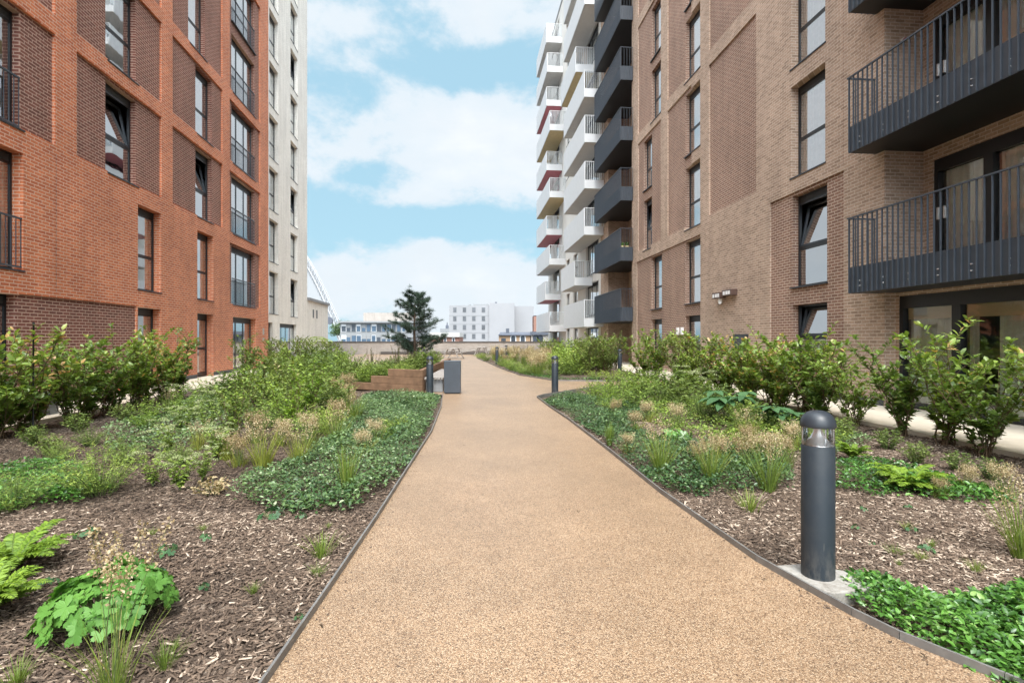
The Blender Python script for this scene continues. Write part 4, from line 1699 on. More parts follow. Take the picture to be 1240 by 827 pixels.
def picnic(label, loc, rz):
    t_ = thing('picnic_table', label, 'picnic table', loc, rz, 'picnic tables by the end wall')
    m_ = MB()
    for k in range(5):
        m_.box(-.9, .9, -.36 + k * .146, -.36 + k * .146 + .135, .70, .74)
    m_.build('tabletop', M['timber_grey'], t_)
    for s in (-1, 1):
        m_ = MB()
        for k in range(2):
            y0 = s * (.62 + k * .13) - .06
            m_.box(-.9, .9, y0, y0 + .12, .42, .455)
        m_.build('seat', M['timber_grey'], t_)
    for sx in (-.65, .65):
        for s in (-1, 1):
            m_ = MB()
            m_.tube([(sx, s * .60, 0.0), (sx, s * .20, .698)], .04, 4)
            m_.build('leg', M['timber_grey'], t_)
    m_ = MB()
    for sx in (-.6, .6):
        m_.box(sx, sx + .05, -.8, .8, .36, .418)
    m_.build('crossbar', M['timber_grey'], t_)
    return t_


x, y, _ = gp(549, 434)
picnic('reddish grey picnic table left of the path end near the planter', (x, y, 0), math.radians(80))
x, y, _ = gp(583.5, 430.5)
picnic('grey picnic table centred in front of the end wall', (x, y, 0), math.radians(86))

st = thing('stone_seat', 'low grey slab seat on the terrace behind the left hedge', 'seat', (lateral_left(9.6, 7.7), 9.6, 0.012), ROT_L)
m_ = MB()
m_.box(-.75, .75, -.2, .2, .30, .42)
m_.build('seat', M['concrete_grey'], st, .01)
for s in (-1, 1):
    m_ = MB()
    m_.box(s * .55 - .1, s * .55 + .1, -.16, .16, 0, .298)
    m_.build('leg', M['concrete_grey'], st)
tp = thing('garden_stake', 'thin dark upright stake standing among the left hedge shrubs', 'stake', (lateral_left(8.3, 6.5), 8.3, -0.03))
m_ = MB()
m_.tube([(0, 0, 0), (0.01, 0, 1.72)], .012, 6)
m_.build('pole', M['black'], tp)
m_ = MB()
m_.tube([(0.01, 0, 1.72), (0.01, 0, 1.75)], .016, 6)
m_.build('cap', M['black'], tp)

exec_plants = True


# ================================================================== planting
UP = np.array([0, 0, 1.0])


def polyline_points(P, R0, lb, tint=0.4, R1=None):
    """adds tapering 3-sided twigs along a list of points"""
    P = np.asarray(P, float)
    d = P[1:] - P[:-1]
    L = np.linalg.norm(d, axis=1)
    n = len(d)
    R1 = R0 * 0.4 if R1 is None else R1
    r = np.linspace(R0, R1, n)
    lb.add(TWIG, P[:-1], d, (0.3, 1, 0.2), np.stack([r, L * 1.04, r], 1), tint)


def arc(base, az, lean, h, n=7, droop=0.0):
    t = np.linspace(0, 1, n)
    r = lean * t ** 1.3 * h
    return np.stack([base[0] + np.cos(az) * r, base[1] + np.sin(az) * r, base[2] + h * t - droop * h * t ** 3], 1)


def shrub_parts(seed, h=1.35, spread=0.35, stems=9, leaf=0.085, per=42, mat='photinia', low=0.16, side=4, red=0.12, tpl=LEAF, wid=1.0):
    global RNG
    RNG = np.random.default_rng(seed)
    st, fo = LB(), LB()
    for s in range(stems):
        az = U(0, 2 * PI)
        b0 = (U(-.09, .09), U(-.09, .09), -0.03)
        hh = h * (U(.6, 1.05) if s % 3 else U(.28, .6))
        A = arc(b0, az, spread * U(.25, 1.1) * (1 if s % 3 else 1.5), hh, 8)
        A[1:-1] += RNG.normal(0, .012, (6, 3))
        polyline_points(A, .0085 * h, st)
        lines = [(A, low, per)]
        for k in range(side):
            i = RNG.integers(2, 7)
            p = A[i]
            a2 = U(0, 2 * PI)
            l2 = hh * U(.16, .34)
            B = p + np.linspace(0, 1, 5)[:, None] * np.array([np.cos(a2) * .75, np.sin(a2) * .75, .9])[None] * l2
            B[2:] += RNG.normal(0, .008, (3, 3))
            polyline_points(B, .0045 * h, st)
            lines.append((B, .2, int(per * .55)))
        for (Ln, t0, n) in lines:
            tt = t0 + (1 - t0) * U(0, 1, n) ** .75
            f = tt * (len(Ln) - 1)
            i = np.minimum(f.astype(int), len(Ln) - 2)
            p = Ln[i] + (Ln[i + 1] - Ln[i]) * (f - i)[:, None]
            a = U(0, 2 * PI, n)
            el = U(-.25, .75, n) + .35 * tt
            dr = np.stack([np.cos(a) * np.cos(el), np.sin(a) * np.cos(el), np.sin(el)], 1)
            nn = UP[None] + RNG.normal(0, .35, (n, 3))
            top = p[:, 2] / h
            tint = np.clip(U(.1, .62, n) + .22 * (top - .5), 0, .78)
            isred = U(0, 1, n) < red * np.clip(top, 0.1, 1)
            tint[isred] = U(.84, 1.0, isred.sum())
            sz = leaf * U(.6, 1.15, n)
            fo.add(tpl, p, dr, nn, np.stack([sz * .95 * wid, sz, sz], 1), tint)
    return [('stem', st.mesh('shrub_stem', M['twig'])), ('foliage', fo.mesh('shrub_foliage', M[mat]))]


def bushy_parts(seed, h=.55, r=.35, n=55, leaf=.045, per=16, mat='bushy', tpl=LEAF, wid=.9, ttop=.25):
    global RNG
    RNG = np.random.default_rng(seed)
    st, fo = LB(), LB()
    for s in range(n):
        az = U(0, 2 * PI)
        q = math.sqrt(U(0, 1))
        hh = h * (1.05 - .45 * q * q) * U(.7, 1.1)
        A = arc((math.cos(az) * q * r * .35, math.sin(az) * q * r * .35, -.02), az, q * r / max(hh, .1) * .9, hh, 6)
        polyline_points(A, .004, st)
        tt = .12 + .88 * U(0, 1, per) ** .8
        f = tt * 5
        i = np.minimum(f.astype(int), 4)
        p = A[i] + (A[i + 1] - A[i]) * (f - i)[:, None]
        a = U(0, 2 * PI, per)
        el = U(-.3, .7, per)
        dr = np.stack([np.cos(a) * np.cos(el), np.sin(a) * np.cos(el), np.sin(el)], 1)
        sz = leaf * U(.6, 1.2, per)
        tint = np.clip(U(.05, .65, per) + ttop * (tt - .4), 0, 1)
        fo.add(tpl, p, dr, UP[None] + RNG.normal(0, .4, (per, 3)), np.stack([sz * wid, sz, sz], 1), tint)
    return [('stem', st.mesh('perennial_stem', M['greenstem'])), ('foliage', fo.mesh('perennial_foliage', M[mat]))]


def grass_parts(seed, h=.45, r=.16, n=110, mat='grass', heads=0, head_h=.55, wd=.006, lean=.45, headn=40, headr=.045, split=False):
    global RNG
    RNG = np.random.default_rng(seed)
    bl, st, hd = LB(), LB(), LB()
    for s in range(n):
        az = U(0, 2 * PI)
        q = math.sqrt(U(0, 1))
        b0 = np.array([math.cos(az) * q * r * .4, math.sin(az) * q * r * .4, -.02])
        hh = h * U(.5, 1.1)
        ln = lean * (.3 + q) * U(.5, 1.2)
        A = arc(b0, az + U(-.5, .5), ln, hh, 5, droop=.12 * ln)
        d = A[1:] - A[:-1]
        L = np.linalg.norm(d, axis=1)
        tint = np.clip(U(.05, .75) + RNG.normal(0, .04), 0, 1)
        wdt = wd * np.array([1, .9, .75, .45])
        side = np.array([math.cos(az), math.sin(az), .35])
        quad = T([(-.5, 0, 0), (.5, 0, 0), (.42, 1, 0), (-.42, 1, 0)], [(0, 1, 2, 3)])
        bl.add(quad, A[:-1], d, side, np.stack([wdt, L * 1.02, wdt], 1), tint + np.linspace(0, .15, 4))
    parts = [('blade', bl.mesh('grass_blade', M[mat]))]
    if heads:
        for s in range(heads):
            az = U(0, 2 * PI)
            hh = head_h * U(.75, 1.1)
            A = arc((U(-.04, .04), U(-.04, .04), 0), az, U(.05, .45), hh, 6)
            polyline_points(A, .0028, st)
            n2 = headn
            tt = U(.70, 1.0, n2)
            f = tt * 5
            i = np.minimum(f.astype(int), 4)
            p = A[i] + (A[i + 1] - A[i]) * (f - i)[:, None]
            p = p + sph(n2) * (headr * U(.2, 1, n2) * (1.25 - .5 * (tt - .7) / .3))[:, None]
            sz = U(.009, .020, n2)
            hd.add(DIAM, p, sph(n2, .4), sph(n2), np.stack([sz * 1.3, sz, sz], 1), U(.1, 1, n2))
            if split:
                parts.append(('flower_head', hd.mesh('flower_head', M['tan_head'])))
                hd = LB()
        parts.append(('stem', st.mesh('flower_stem', M['greenstem'])))
        if not split:
            parts.append(('flower_head', hd.mesh('flower_head', M['tan_head'])))
    return parts


def fern_parts(seed, fronds=18, L=.45, mat='lime', rise=.8):
    global RNG
    RNG = np.random.default_rng(seed)
    st, fo = LB(), LB()
    for k in range(fronds):
        az = 2 * PI * k / fronds + U(-.3, .3)
        l = L * U(.65, 1.1)
        t = np.linspace(0, 1, 12)
        up = rise * U(.8, 1.7)
        r = l * (t * .85)
        z = l * (up * t - (.55 * up + .10) * t ** 2)
        A = np.stack([np.cos(az) * r, np.sin(az) * r, z], 1)
        polyline_points(A, .003, st)
        n = 46
        tt = np.linspace(.08, .995, n)
        f = tt * 11
        i = np.minimum(f.astype(int), 10)
        p = A[i] + (A[i + 1] - A[i]) * (f - i)[:, None]
        tg = nrm(A[i + 1] - A[i])
        sd = nrm(np.cross(tg, UP))
        nn = np.cross(sd, tg)
        pl = l * .135 * np.sin(PI * np.clip(tt * .92 + .08, 0, 1)) ** .7 + .006
        for s in (-1, 1):
            dr = sd * s + tg * .45 + RNG.normal(0, .12, (n, 3))
            tint = np.clip(U(.15, .7, n) + .15 * tt, 0, 1)
            fo.add(LEAF, p, dr, nn + RNG.normal(0, .15, (n, 3)), np.stack([pl * .60, pl, pl], 1), tint)
    return [('stem', st.mesh('frond_rib', M['greenstem'])), ('frond', fo.mesh('frond', M[mat]))]


def mound_parts(seed, n=150, rx=.37, h=.28, leaf=.115, mat='geranium'):
    global RNG
    RNG = np.random.default_rng(seed)
    st, fo = LB(), LB()
    q = np.sqrt(U(0, 1, n))
    az = U(0, 2 * PI, n)
    x, y = np.cos(az) * q * rx, np.sin(az) * q * rx
    z = h * np.sqrt(np.clip(1.05 - q ** 2.2, 0.03, 2)) * U(.72, 1.0, n)
    P = np.stack([x, y, z], 1)
    out = np.stack([np.cos(az), np.sin(az), np.zeros(n)], 1)
    nn = nrm(UP[None] * (1.15 - .75 * q[:, None]) + out * (.15 + .85 * q[:, None]) + RNG.normal(0, .20, (n, 3)))
    dr = out * 1.0 + RNG.normal(0, .5, (n, 3))
    dr = dr - nn * np.sum(dr * nn, 1)[:, None]
    sz = leaf * U(.6, 1.1, n)
    fo.add(PALM, P, dr, nn, sz, np.clip(U(.15, .75, n), 0, 1))
    base = P * np.array([.35, .35, 0])
    st.add(TWIG, base, P - base, (0.2, 1, .1), np.stack([np.full(n, .0025), np.linalg.norm(P - base, axis=1), np.full(n, .0025)], 1), .4)
    return [('stem', st.mesh('leaf_stalk', M['greenstem'])), ('foliage', fo.mesh('mound_foliage', M[mat]))]


def umbel_parts(seed, stems=14, h=.55, r=.3, head=.06, leafmat_='bushy'):
    global RNG
    RNG = np.random.default_rng(seed)
    st, fo, hd = LB(), LB(), LB()
    heads = []
    for s in range(stems):
        az = U(0, 2 * PI)
        q = math.sqrt(U(0, 1))
        hh = h * U(.6, 1.05)
        A = arc((0, 0, -.02), az, q * r / hh, hh, 6)
        polyline_points(A, .0045, st)
        n = 18
        tt = U(.15, .9, n)
        f = tt * 5
        i = np.minimum(f.astype(int), 4)
        p = A[i] + (A[i + 1] - A[i]) * (f - i)[:, None]
        a = U(0, 2 * PI, n)
        dr = np.stack([np.cos(a), np.sin(a), U(-.2, .6, n)], 1)
        sz = .065 * U(.6, 1.2, n)
        fo.add(LEAF, p, dr, UP[None] + RNG.normal(0, .3, (n, 3)), np.stack([sz * .9, sz, sz], 1), U(.1, .7, n))
        n = 70
        hr = head * U(.7, 1.25)
        a = U(0, 2 * PI, n)
        rr_ = hr * np.sqrt(U(0, 1, n))
        p = A[-1][None] + np.stack([np.cos(a) * rr_, np.sin(a) * rr_, .018 * (1 - (rr_ / hr) ** 2) + U(-.006, .006, n)], 1)
        sz = U(.009, .016, n)
        hd.add(DIAM, p, sph(n, .2), UP[None] + RNG.normal(0, .5, (n, 3)), np.stack([sz * 1.5, sz, sz], 1), U(.1, 1, n))
        heads.append(('flower_head', hd.mesh('umbel_head', M['umbel'])))
        hd = LB()
    return [('stem', st.mesh('umbel_stem', M['greenstem'])), ('foliage', fo.mesh('umbel_foliage', M[leafmat_]))] + heads


def bigleaf_parts(seed, n=9, h=.6, leaf=.34, mat='bigleaf'):
    global RNG
    RNG = np.random.default_rng(seed)
    st, fo = LB(), LB()
    for k in range(n):
        az = 2 * PI * k / n + U(-.4, .4)
        hh = h * U(.6, 1.05)
        A = arc((0, 0, -.02), az, U(.25, .7), hh, 6)
        polyline_points(A, .007, st, R1=.004)
        tip = A[-1]
        for j in range(6):
            a = az + 2 * PI * j / 6 + U(-.15, .15)
            dr = np.array([[math.cos(a), math.sin(a), -.22 + U(-.12, .1)]])
            l = leaf * U(.65, 1.0)
            fo.add(LEAF, tip[None], dr, UP[None] + RNG.normal(0, .1, (1, 3)), np.array([[l * .95, l, l * .9]]), U(.2, .75))
    return [('stem', st.mesh('leaf_stalk', M['greenstem'])), ('foliage', fo.mesh('large_foliage', M[mat]))]


def spike_parts(seed, stems=4, h=1.0):
    global RNG
    RNG = np.random.default_rng(seed)
    st, hd = LB(), LB()
    heads = []
    for s in range(stems):
        az = U(0, 2 * PI)
        hh = h * U(.7, 1.1)
        A = arc((U(-.12, .12), U(-.12, .12), 0), az, U(.0, .22), hh, 6)
        polyline_points(A, .006, st)
        n = 190
        tt = U(.42, 1, n)
        f = tt * 5
        i = np.minimum(f.astype(int), 4)
        p = A[i] + (A[i + 1] - A[i]) * (f - i)[:, None]
        rr_ = .026 * (1.15 - tt * .75)
        a = U(0, 2 * PI, n)
        o = np.stack([np.cos(a), np.sin(a), U(.1, .8, n)], 1)
        sz = U(.012, .024, n)
        hd.add(DIAM, p + o * (rr_ * .4)[:, None], o, sph(n), np.stack([sz, sz, sz], 1), U(0, 1, n))
        heads.append(('seed_head', hd.mesh('seed_spike', M['seedspike'])))
        hd = LB()
    return [('stem', st.mesh('spike_stem', M['greenstem']))] + heads


def sumac_parts(seed, h=2.1):
    global RNG
    RNG = np.random.default_rng(seed)
    st, fo = LB(), LB()
    for s in range(3):
        A = arc((0, 0, -.02), U(0, 6.28), U(.05, .2), h * U(.6, .85), 7)
        polyline_points(A, .022, st, R1=.010)
        for k in range(9):
            az = 2 * PI * k / 9 + U(-.3, .3)
            l = .55 * U(.7, 1.1)
            t = np.linspace(0, 1, 8)
            F = A[-1 - (k % 2)][None] + np.stack([np.cos(az) * l * t, np.sin(az) * l * t, l * (.75 * t - .85 * t ** 2)], 1)
            polyline_points(F, .004, st)
            n = 9
            tt = np.linspace(.15, 1, n)
            f = tt * 7
            i = np.minimum(f.astype(int), 6)
            p = F[i] + (F[i + 1] - F[i]) * (f - i)[:, None]
            tg = nrm(F[i + 1] - F[i])
            sd = nrm(np.cross(tg, UP))
            for sg in (-1, 1):
                sz = .15 * U(.7, 1.1, n)
                fo.add(LEAF, p, sd * sg + tg * .4 + np.array([0, 0, -.2]), UP, np.stack([sz * .6, sz, sz], 1), U(.2, .75, n))
    return [('stem', st.mesh('sapling_stem', M['twig'])), ('foliage', fo.mesh('sapling_foliage', M['bushy']))]


COUNT = 0


def plant(name, label, cat, parts, loc, s=1.0, rz=None, group=None, sz=None):
    rnd = random.Random(int(abs(loc[0] * 917 + loc[1] * 331)) + 5)
    t_ = thing(name, label, cat, loc, rnd.uniform(0, 6.28) if rz is None else rz, group)
    t_.scale = (s, s, s if sz is None else sz)
    for pn_, me_ in parts:
        link(bpy.data.objects.new(pn_, me_), t_)
    return t_


def at(px, py, z=-0.03):
    x, y, _ = gp(px, py)
    return (x, y, z)


# prototypes
PH = [shrub_parts(101, 1.42, .50, 12, .100, 28, 'photinia', .06, 6, .08), shrub_parts(102, 1.36, .60, 12, .098, 28, 'photinia', .06, 7, .05),
      shrub_parts(103, 1.5, .46, 12, .104, 28, 'photinia', .06, 6, .12)]
PD = [shrub_parts(111, 1.42, .60, 13, .108, 24, 'photinia', .06, 8, .10), shrub_parts(112, 1.35, .66, 13, .104, 25, 'photinia', .05, 8, .26)]
DB = [shrub_parts(121, 1.4, .5, 13, .065, 46, 'darkbushy', .08, 7, .10), shrub_parts(122, 1.2, .55, 13, .06, 46, 'bushy', .08, 7, .12)]
BU = [bushy_parts(131, .55, .40, 55, .062, 17), bushy_parts(132, .45, .42, 60, .048, 20, 'bushy', LEAF, .7, .35), bushy_parts(133, .6, .34, 50, .072, 15, 'darkbushy', LEAF, 1.0)]
TP = [shrub_parts(125, 1.1, .5, 9, .085, 20, 'bushy', .1, 5, .05), shrub_parts(126, 1.15, .42, 9, .075, 22, 'lime', .12, 5, 0), shrub_parts(127, 1.0, .55, 9, .08, 20, 'darkbushy', .1, 5, .15)]
LI = [bushy_parts(141, .34, .30, 70, .035, 18, 'lime', LEAF, .6, .3)]
SO = [bushy_parts(151, .42, .34, 90, .05, 22, 'bushy', NEED, .16, .2)]
GT = [grass_parts(161, .42, .2, 130, 'grass', 12, .52, split=True), grass_parts(162, .36, .22, 130, 'yellowgrass', 14, .46, headr=.06, split=True), grass_parts(163, .5, .16, 120, 'grass', 9, .58, split=True)]
GR = [grass_parts(171, .42, .12, 90, 'grass', 0, lean=.22, wd=.008), grass_parts(172, .15, .14, 90, 'grass', 0, lean=.7, wd=.004)]
TN = [grass_parts(181, .24, .25, 80, 'yellowgrass', 30, .34, .006, .6, 46, .06), grass_parts(182, .28, .28, 70, 'grass', 26, .38, .006, .6, 50, .06)]
FE = [fern_parts(191, 46, .40), fern_parts(192, 44, .32, 'lime', 1.1)]
UM = [umbel_parts(201), umbel_parts(202, 16, .42, .26, .055)]
BL = [bigleaf_parts(211), bigleaf_parts(212, 7, .4, .30)]
SP = [spike_parts(221), spike_parts(222, 5, .85)]
RO = [mound_parts(231, 12, .10, .06, .09, 'bigleaf')]
GE = [mound_parts(241, 250, .30, .27, .118)]
SU = [sumac_parts(251)]
RNG = np.random.default_rng(77)

# ---- left bed, near
plant('geranium_plant', 'low mound of bright green lobed geranium leaves on the near left bark mulch', 'plant', GE[0], at(134, 742), 1.0)
plant('fern', 'yellow green fern with long fronds at the left edge, behind the geranium', 'fern', FE[0], at(14, 684), .95)
plant('fern', 'smaller yellow green fern at the left edge nearest the camera', 'fern', FE[1], at(-16, 738), 1.0)
plant('flowering_grass', 'clump of thin grass with tall stems and tan flower heads in front of the geranium mound', 'grass', grass_parts(301, .34, .16, 80, 'grass', 8, .70, .004, .5, 80, .045, True), at(138, 822), 1.0, 0.3)
plant('grass_tuft', 'small fine green grass tuft alone on the mulch near the path edge', 'grass', GR[1], at(390, 664), 1.0)
for (px, py, s, lab) in ((104, 643, .8, 'small pale green rosette plant on mulch next to the fern'), (205, 662, .7, 'small pale green rosette plant on mulch beyond the geranium mound'),
                         (330, 622, 1.0, 'small leafy green rosette on mulch just in front of the blue green ground cover'), (58, 700, .5, 'tiny seedling rosette between fern and geranium')):
    plant('rosette_plant', lab, 'plant', RO[0], at(px, py), s, None, 'small rosettes on the mulch')
for (px, py, s, lab) in ((385, 690, .5, 'tiny grass tuft on mulch below the fine green tuft by the path edge'), (200, 795, .7, 'tiny thin grass tuft right of the flowering clump in the foreground'), (20, 815, .7, 'tiny grass tuft in the lower left corner')):
    plant('grass_tuft', lab, 'grass', GR[1], at(px, py), s, None, 'tiny grass tufts on the mulch')
plant('asparagus_fern', 'soft feathery dark green plant leaning over the mulch at left between two ground cover patches', 'plant', SO[0], at(120, 592), 1.15)
plant('asparagus_fern', 'soft feathery green plant at the left edge beyond the near fern', 'plant', SO[0], at(15, 612), .8)
for (px, py, k, s, lab) in ((185, 583, 0, .75, 'pale green flat headed sedum, leftmost of the three at the mulch edge'), (218, 588, 1, .8, 'pale green flat headed sedum, middle of the three at the mulch edge'),
                            (245, 577, 0, .72, 'pale green flat headed sedum, rightmost of the three at the mulch edge')):
    plant('sedum_plant', lab, 'plant', UM[k], at(px, py), s, None, 'flat headed plants in the left bed')
plant('reed_clump', 'upright dark green reed clump rising from the blue green ground cover near the path', 'grass', GR[0], at(420, 590), 1.05)
plant('yellow_grass', 'yellow green grass clump with pale heads, left of the pair in the left bed', 'grass', GT[1], at(318, 560), 1.15)
plant('yellow_grass', 'yellow green grass clump with pale heads, right of the pair in the left bed', 'grass', GT[1], at(362, 556), 1.0)
plant('feather_grass', 'tan feathered grass clump beside the reed clump in the left bed', 'grass', GT[0], at(405, 535), 1.1)
plant('red_leaf_plant', 'small plant with reddish orange leaves on the mulch edge below the yellow grass', 'plant', bushy_parts(311, .2, .25, 26, .06, 8, 'tan_head'), at(258, 592), .8)

G_L = 'mixed perennials of the left bed'
L_BU = 'leafy green perennial in the mixed planting that fills the left bed'
L_TN = 'tan seed headed grass in the mixed planting that fills the left bed'
L_UM = 'pale green flat headed plant standing in the mixed planting of the left bed'
L_GR = 'green grass clump in the mixed planting that fills the left bed'
leftmix = [  # px, py, kind, variant, scale
    (205, 548, 'u', 0, .9), (262, 552, 'u', 1, 1.0), (288, 560, 't', 0, 1.0),
    (280, 535, 's', 0, .55), (310, 532, 't', 1, 1.1), (340, 536, 't', 0, 1.0), (375, 535, 't', 1, 1.1), (440, 548, 't', 0, .9),
    (455, 535, 't', 1, .9), (385, 520, 'b', 1, 1.0), (350, 518, 's', 1, .6), (320, 515, 'b', 1, 1.0), (285, 515, 's', 0, .62),
    (250, 520, 'u', 0, 1.0), (222, 522, 'u', 1, 1.0), (175, 515, 'l', 0, .8), (410, 512, 't', 0, 1.2),
    (430, 506, 'g', 0, 1.0), (375, 503, 's', 1, .75), (345, 500, 'b', 0, 1.25), (315, 498, 's', 2, .75), (285, 496, 'b', 1, 1.15),
    (258, 500, 'u', 0, 1.1), (230, 504, 'b', 0, .9), (400, 495, 'b', 2, 1.2), (420, 492, 't', 1, 1.3), (355, 488, 's', 2, .85),
    (325, 484, 'b', 0, 1.4), (300, 482, 's', 1, .8), (380, 483, 'b', 0, 1.5), (405, 482, 't', 0, 1.5), (275, 482, 'b', 2, 1.3),
    (340, 474, 's', 0, .95), (365, 472, 'b', 0, 1.7), (390, 472, 'b', 1, 1.7), (315, 472, 'b', 1, 1.6), (290, 470, 'l', 0, 1.5),
    (205, 500, 'g', 2, .9), (180, 505, 'b', 0, .7), (410, 470, 'b', 2, 1.5), (422, 476, 't', 1, 1.4), (465, 528, 'l', 0, .6),
    (480, 520, 'b', 1, .6), (250, 482, 'b', 1, 1.2), (215, 488, 'u', 1, 1.1),
    (320, 462, 'b', 2, 1.8), (345, 463, 'b', 0, 2.0), (375, 462, 'b', 1, 2.1), (400, 461, 'b', 0, 2.0), (355, 456, 'b', 1, 2.2), (385, 455, 'b', 2, 2.2), (415, 456, 'b', 1, 2.0),
]
for (px, py, k, v, s) in leftmix:
    if k == 's':
        plant('tall_perennial', 'tall light green branching perennial rising above the mixed planting of the left bed', 'plant', TP[v], at(px, py), s * 1.25, None, G_L + ', tall')
    elif k == 'b':
        plant('perennial', L_BU, 'plant', BU[v], at(px, py), s, None, G_L)
    elif k == 't':
        plant('seed_grass', L_TN, 'grass', TN[v], at(px, py), s, None, G_L + ', tan grasses')
    elif k == 'u':
        plant('umbel_plant', L_UM, 'plant', UM[v], at(px, py), s, None, G_L + ', flat heads')
    elif k == 'g':
        plant('grass_clump', L_GR, 'grass', GT[v], at(px, py), s, None, G_L + ', green grasses')
    elif k == 'l':
        plant('lime_perennial', 'lime green leafy perennial in the mixed planting of the left bed', 'plant', LI[0], at(px, py), s, None, G_L + ', lime')

rs = random.Random(88)
for k in range(14):
    px, py = rs.uniform(150, 400), rs.uniform(610, 800)
    if px > 430 - (py - 610) * .5:
        continue
    plant('seedling', 'tiny weed seedling sprouting from the bare mulch of the near left bed', 'plant', (RO[0], GR[1])[k % 2], at(px, py), rs.uniform(.22, .45), None, 'seedlings on the left mulch')
for k in range(12):
    px, py = rs.uniform(1030, 1220), rs.uniform(608, 690)
    plant('seedling', 'tiny weed seedling sprouting from the bare mulch behind the big bollard', 'plant', (GR[1], RO[0])[k % 2], at(px, py), rs.uniform(.25, .5), None, 'seedlings on the right mulch')

for (px, py, pr, s, lab, nm) in (
        (70, 553, 's', .55, 'feathery green plant on the mulch between left hedge and mixed planting', 'feathery_plant'), (150, 556, 's', .7, 'feathery green plant on the mulch between left hedge and mixed planting', 'feathery_plant'),
        (215, 558, 's', .6, 'feathery green plant on the mulch between left hedge and mixed planting', 'feathery_plant'), (110, 536, 's', .6, 'feathery green plant on the mulch between left hedge and mixed planting', 'feathery_plant'),
        (240, 540, 'g', .8, 'loose yellow green grass between the flat headed plants of the left bed', 'yellow_grass'), (275, 552, 'g', .8, 'loose yellow green grass between the flat headed plants of the left bed', 'yellow_grass'),
        (40, 535, 'd', .5, 'low dark leafy plant on the mulch strip before the left hedge', 'leafy_plant'), (95, 520, 'd', .55, 'low dark leafy plant on the mulch strip before the left hedge', 'leafy_plant'),
        (150, 508, 'd', .6, 'low dark leafy plant on the mulch strip before the left hedge', 'leafy_plant'), (60, 545, 'd', .45, 'low dark leafy plant on the mulch strip before the left hedge', 'leafy_plant')):
    plant(nm, lab, 'plant' if pr != 'g' else 'grass', {'s': SO[0], 'g': GT[1], 'd': BU[2]}[pr], at(px, py), s, None, {'s': 'feathery plants before the left hedge', 'g': 'loose grasses of the left bed', 'd': 'low plants before the left hedge'}[pr])
for (px, py, pr, s) in ((1075, 540, 'd', .5), (1020, 528, 'd', .6), (1110, 556, 'd', .45), (985, 522, 'd', .6), (1160, 566, 'd', .4), (1200, 575, 'd', .4)):
    plant('leafy_plant', 'low dark leafy plant on the mulch at the foot of the right hedge', 'plant', BU[2], at(px, py), s, None, 'low plants under the right hedge')

# ---- hedge on the left terrace edge
L_H = 'glossy leaved hedge shrub with green and reddish shoots in the row along the left terrace'
Yc = 5.3
k = 0
while Yc < 13.6:
    plant('hedge_shrub', L_H, 'shrub', PD[k % 2] if k % 3 else PH[k % 3], (lateral_left(Yc, 6.75) + .12 * math.sin(k * 2.3), Yc, -.03), 1.10 + .12 * math.sin(k * 1.7), None, 'left hedge shrubs')
    Yc += .66
    k += 1
plant('hedge_shrub', 'isolated glossy shrub with orange tinged leaves before the far glazed door of the orange building', 'shrub', PH[2], (lateral_left(20.3, 7.7), 20.3, -.03), 1.05, None, 'left hedge shrubs')
for k, (px, py, s, v) in enumerate(((330, 452, 1.15, 0), (345, 449, 1.2, 1), (362, 450, 1.2, 0), (385, 448, 1.2, 1), (402, 449, 1.05, 0), (418, 449, .95, 1), (370, 444, 1.2, 1))):
    plant('leafy_shrub', 'dense mid green shrub in the clump in front of the white tower', 'shrub', DB[v], at(px, py), s, None, 'shrub clump before the white tower')
plant('sumac_sapling', 'small sapling with spreading feather leaves standing above the shrubs in front of the pavilion', 'tree', SU[0], at(391, 447), .95)

# ---- planter planting and pine
gpl = 'perennials growing in the timber planter'
rp = random.Random(9)
for k in range(34):
    u, v = rp.uniform(.10, .98), rp.uniform(.04, .95)
    p = Vector((-2.46, 14.5, 0)) + fdir * (2.4 * u) * (1 + .35 * v) + Vector((0, .16, 0)) + Vector((-.17 * v, 7.9 * v, 0))
    zz = max(0.02, 0.54 - 0.52 * u ** 1.2)
    plant('perennial', 'leafy green perennial growing in the raised timber planter', 'plant', BU[k % 3], (p.x, p.y, zz - .02), rp.uniform(.8, 1.25), None, gpl)
for k in range(13):
    u, v = rp.uniform(.2, 1.3), rp.uniform(.15, .9)
    p = Vector((-2.46, 14.5, 0)) + fdir * (2.4 * u) * (1 + .35 * v) + Vector((0, .16, 0)) + Vector((-.17 * v, 7.9 * v, 0))
    zz = max(0.0, 0.54 - 0.52 * min(u, 1) ** 1.2)
    plant('seed_spike_plant', 'tall dark brown seed spikes rising from the planting around the timber planter', 'plant', SP[k % 2], (p.x, p.y, zz - .02), rp.uniform(.85, 1.15), None, 'dark seed spikes by the planter')


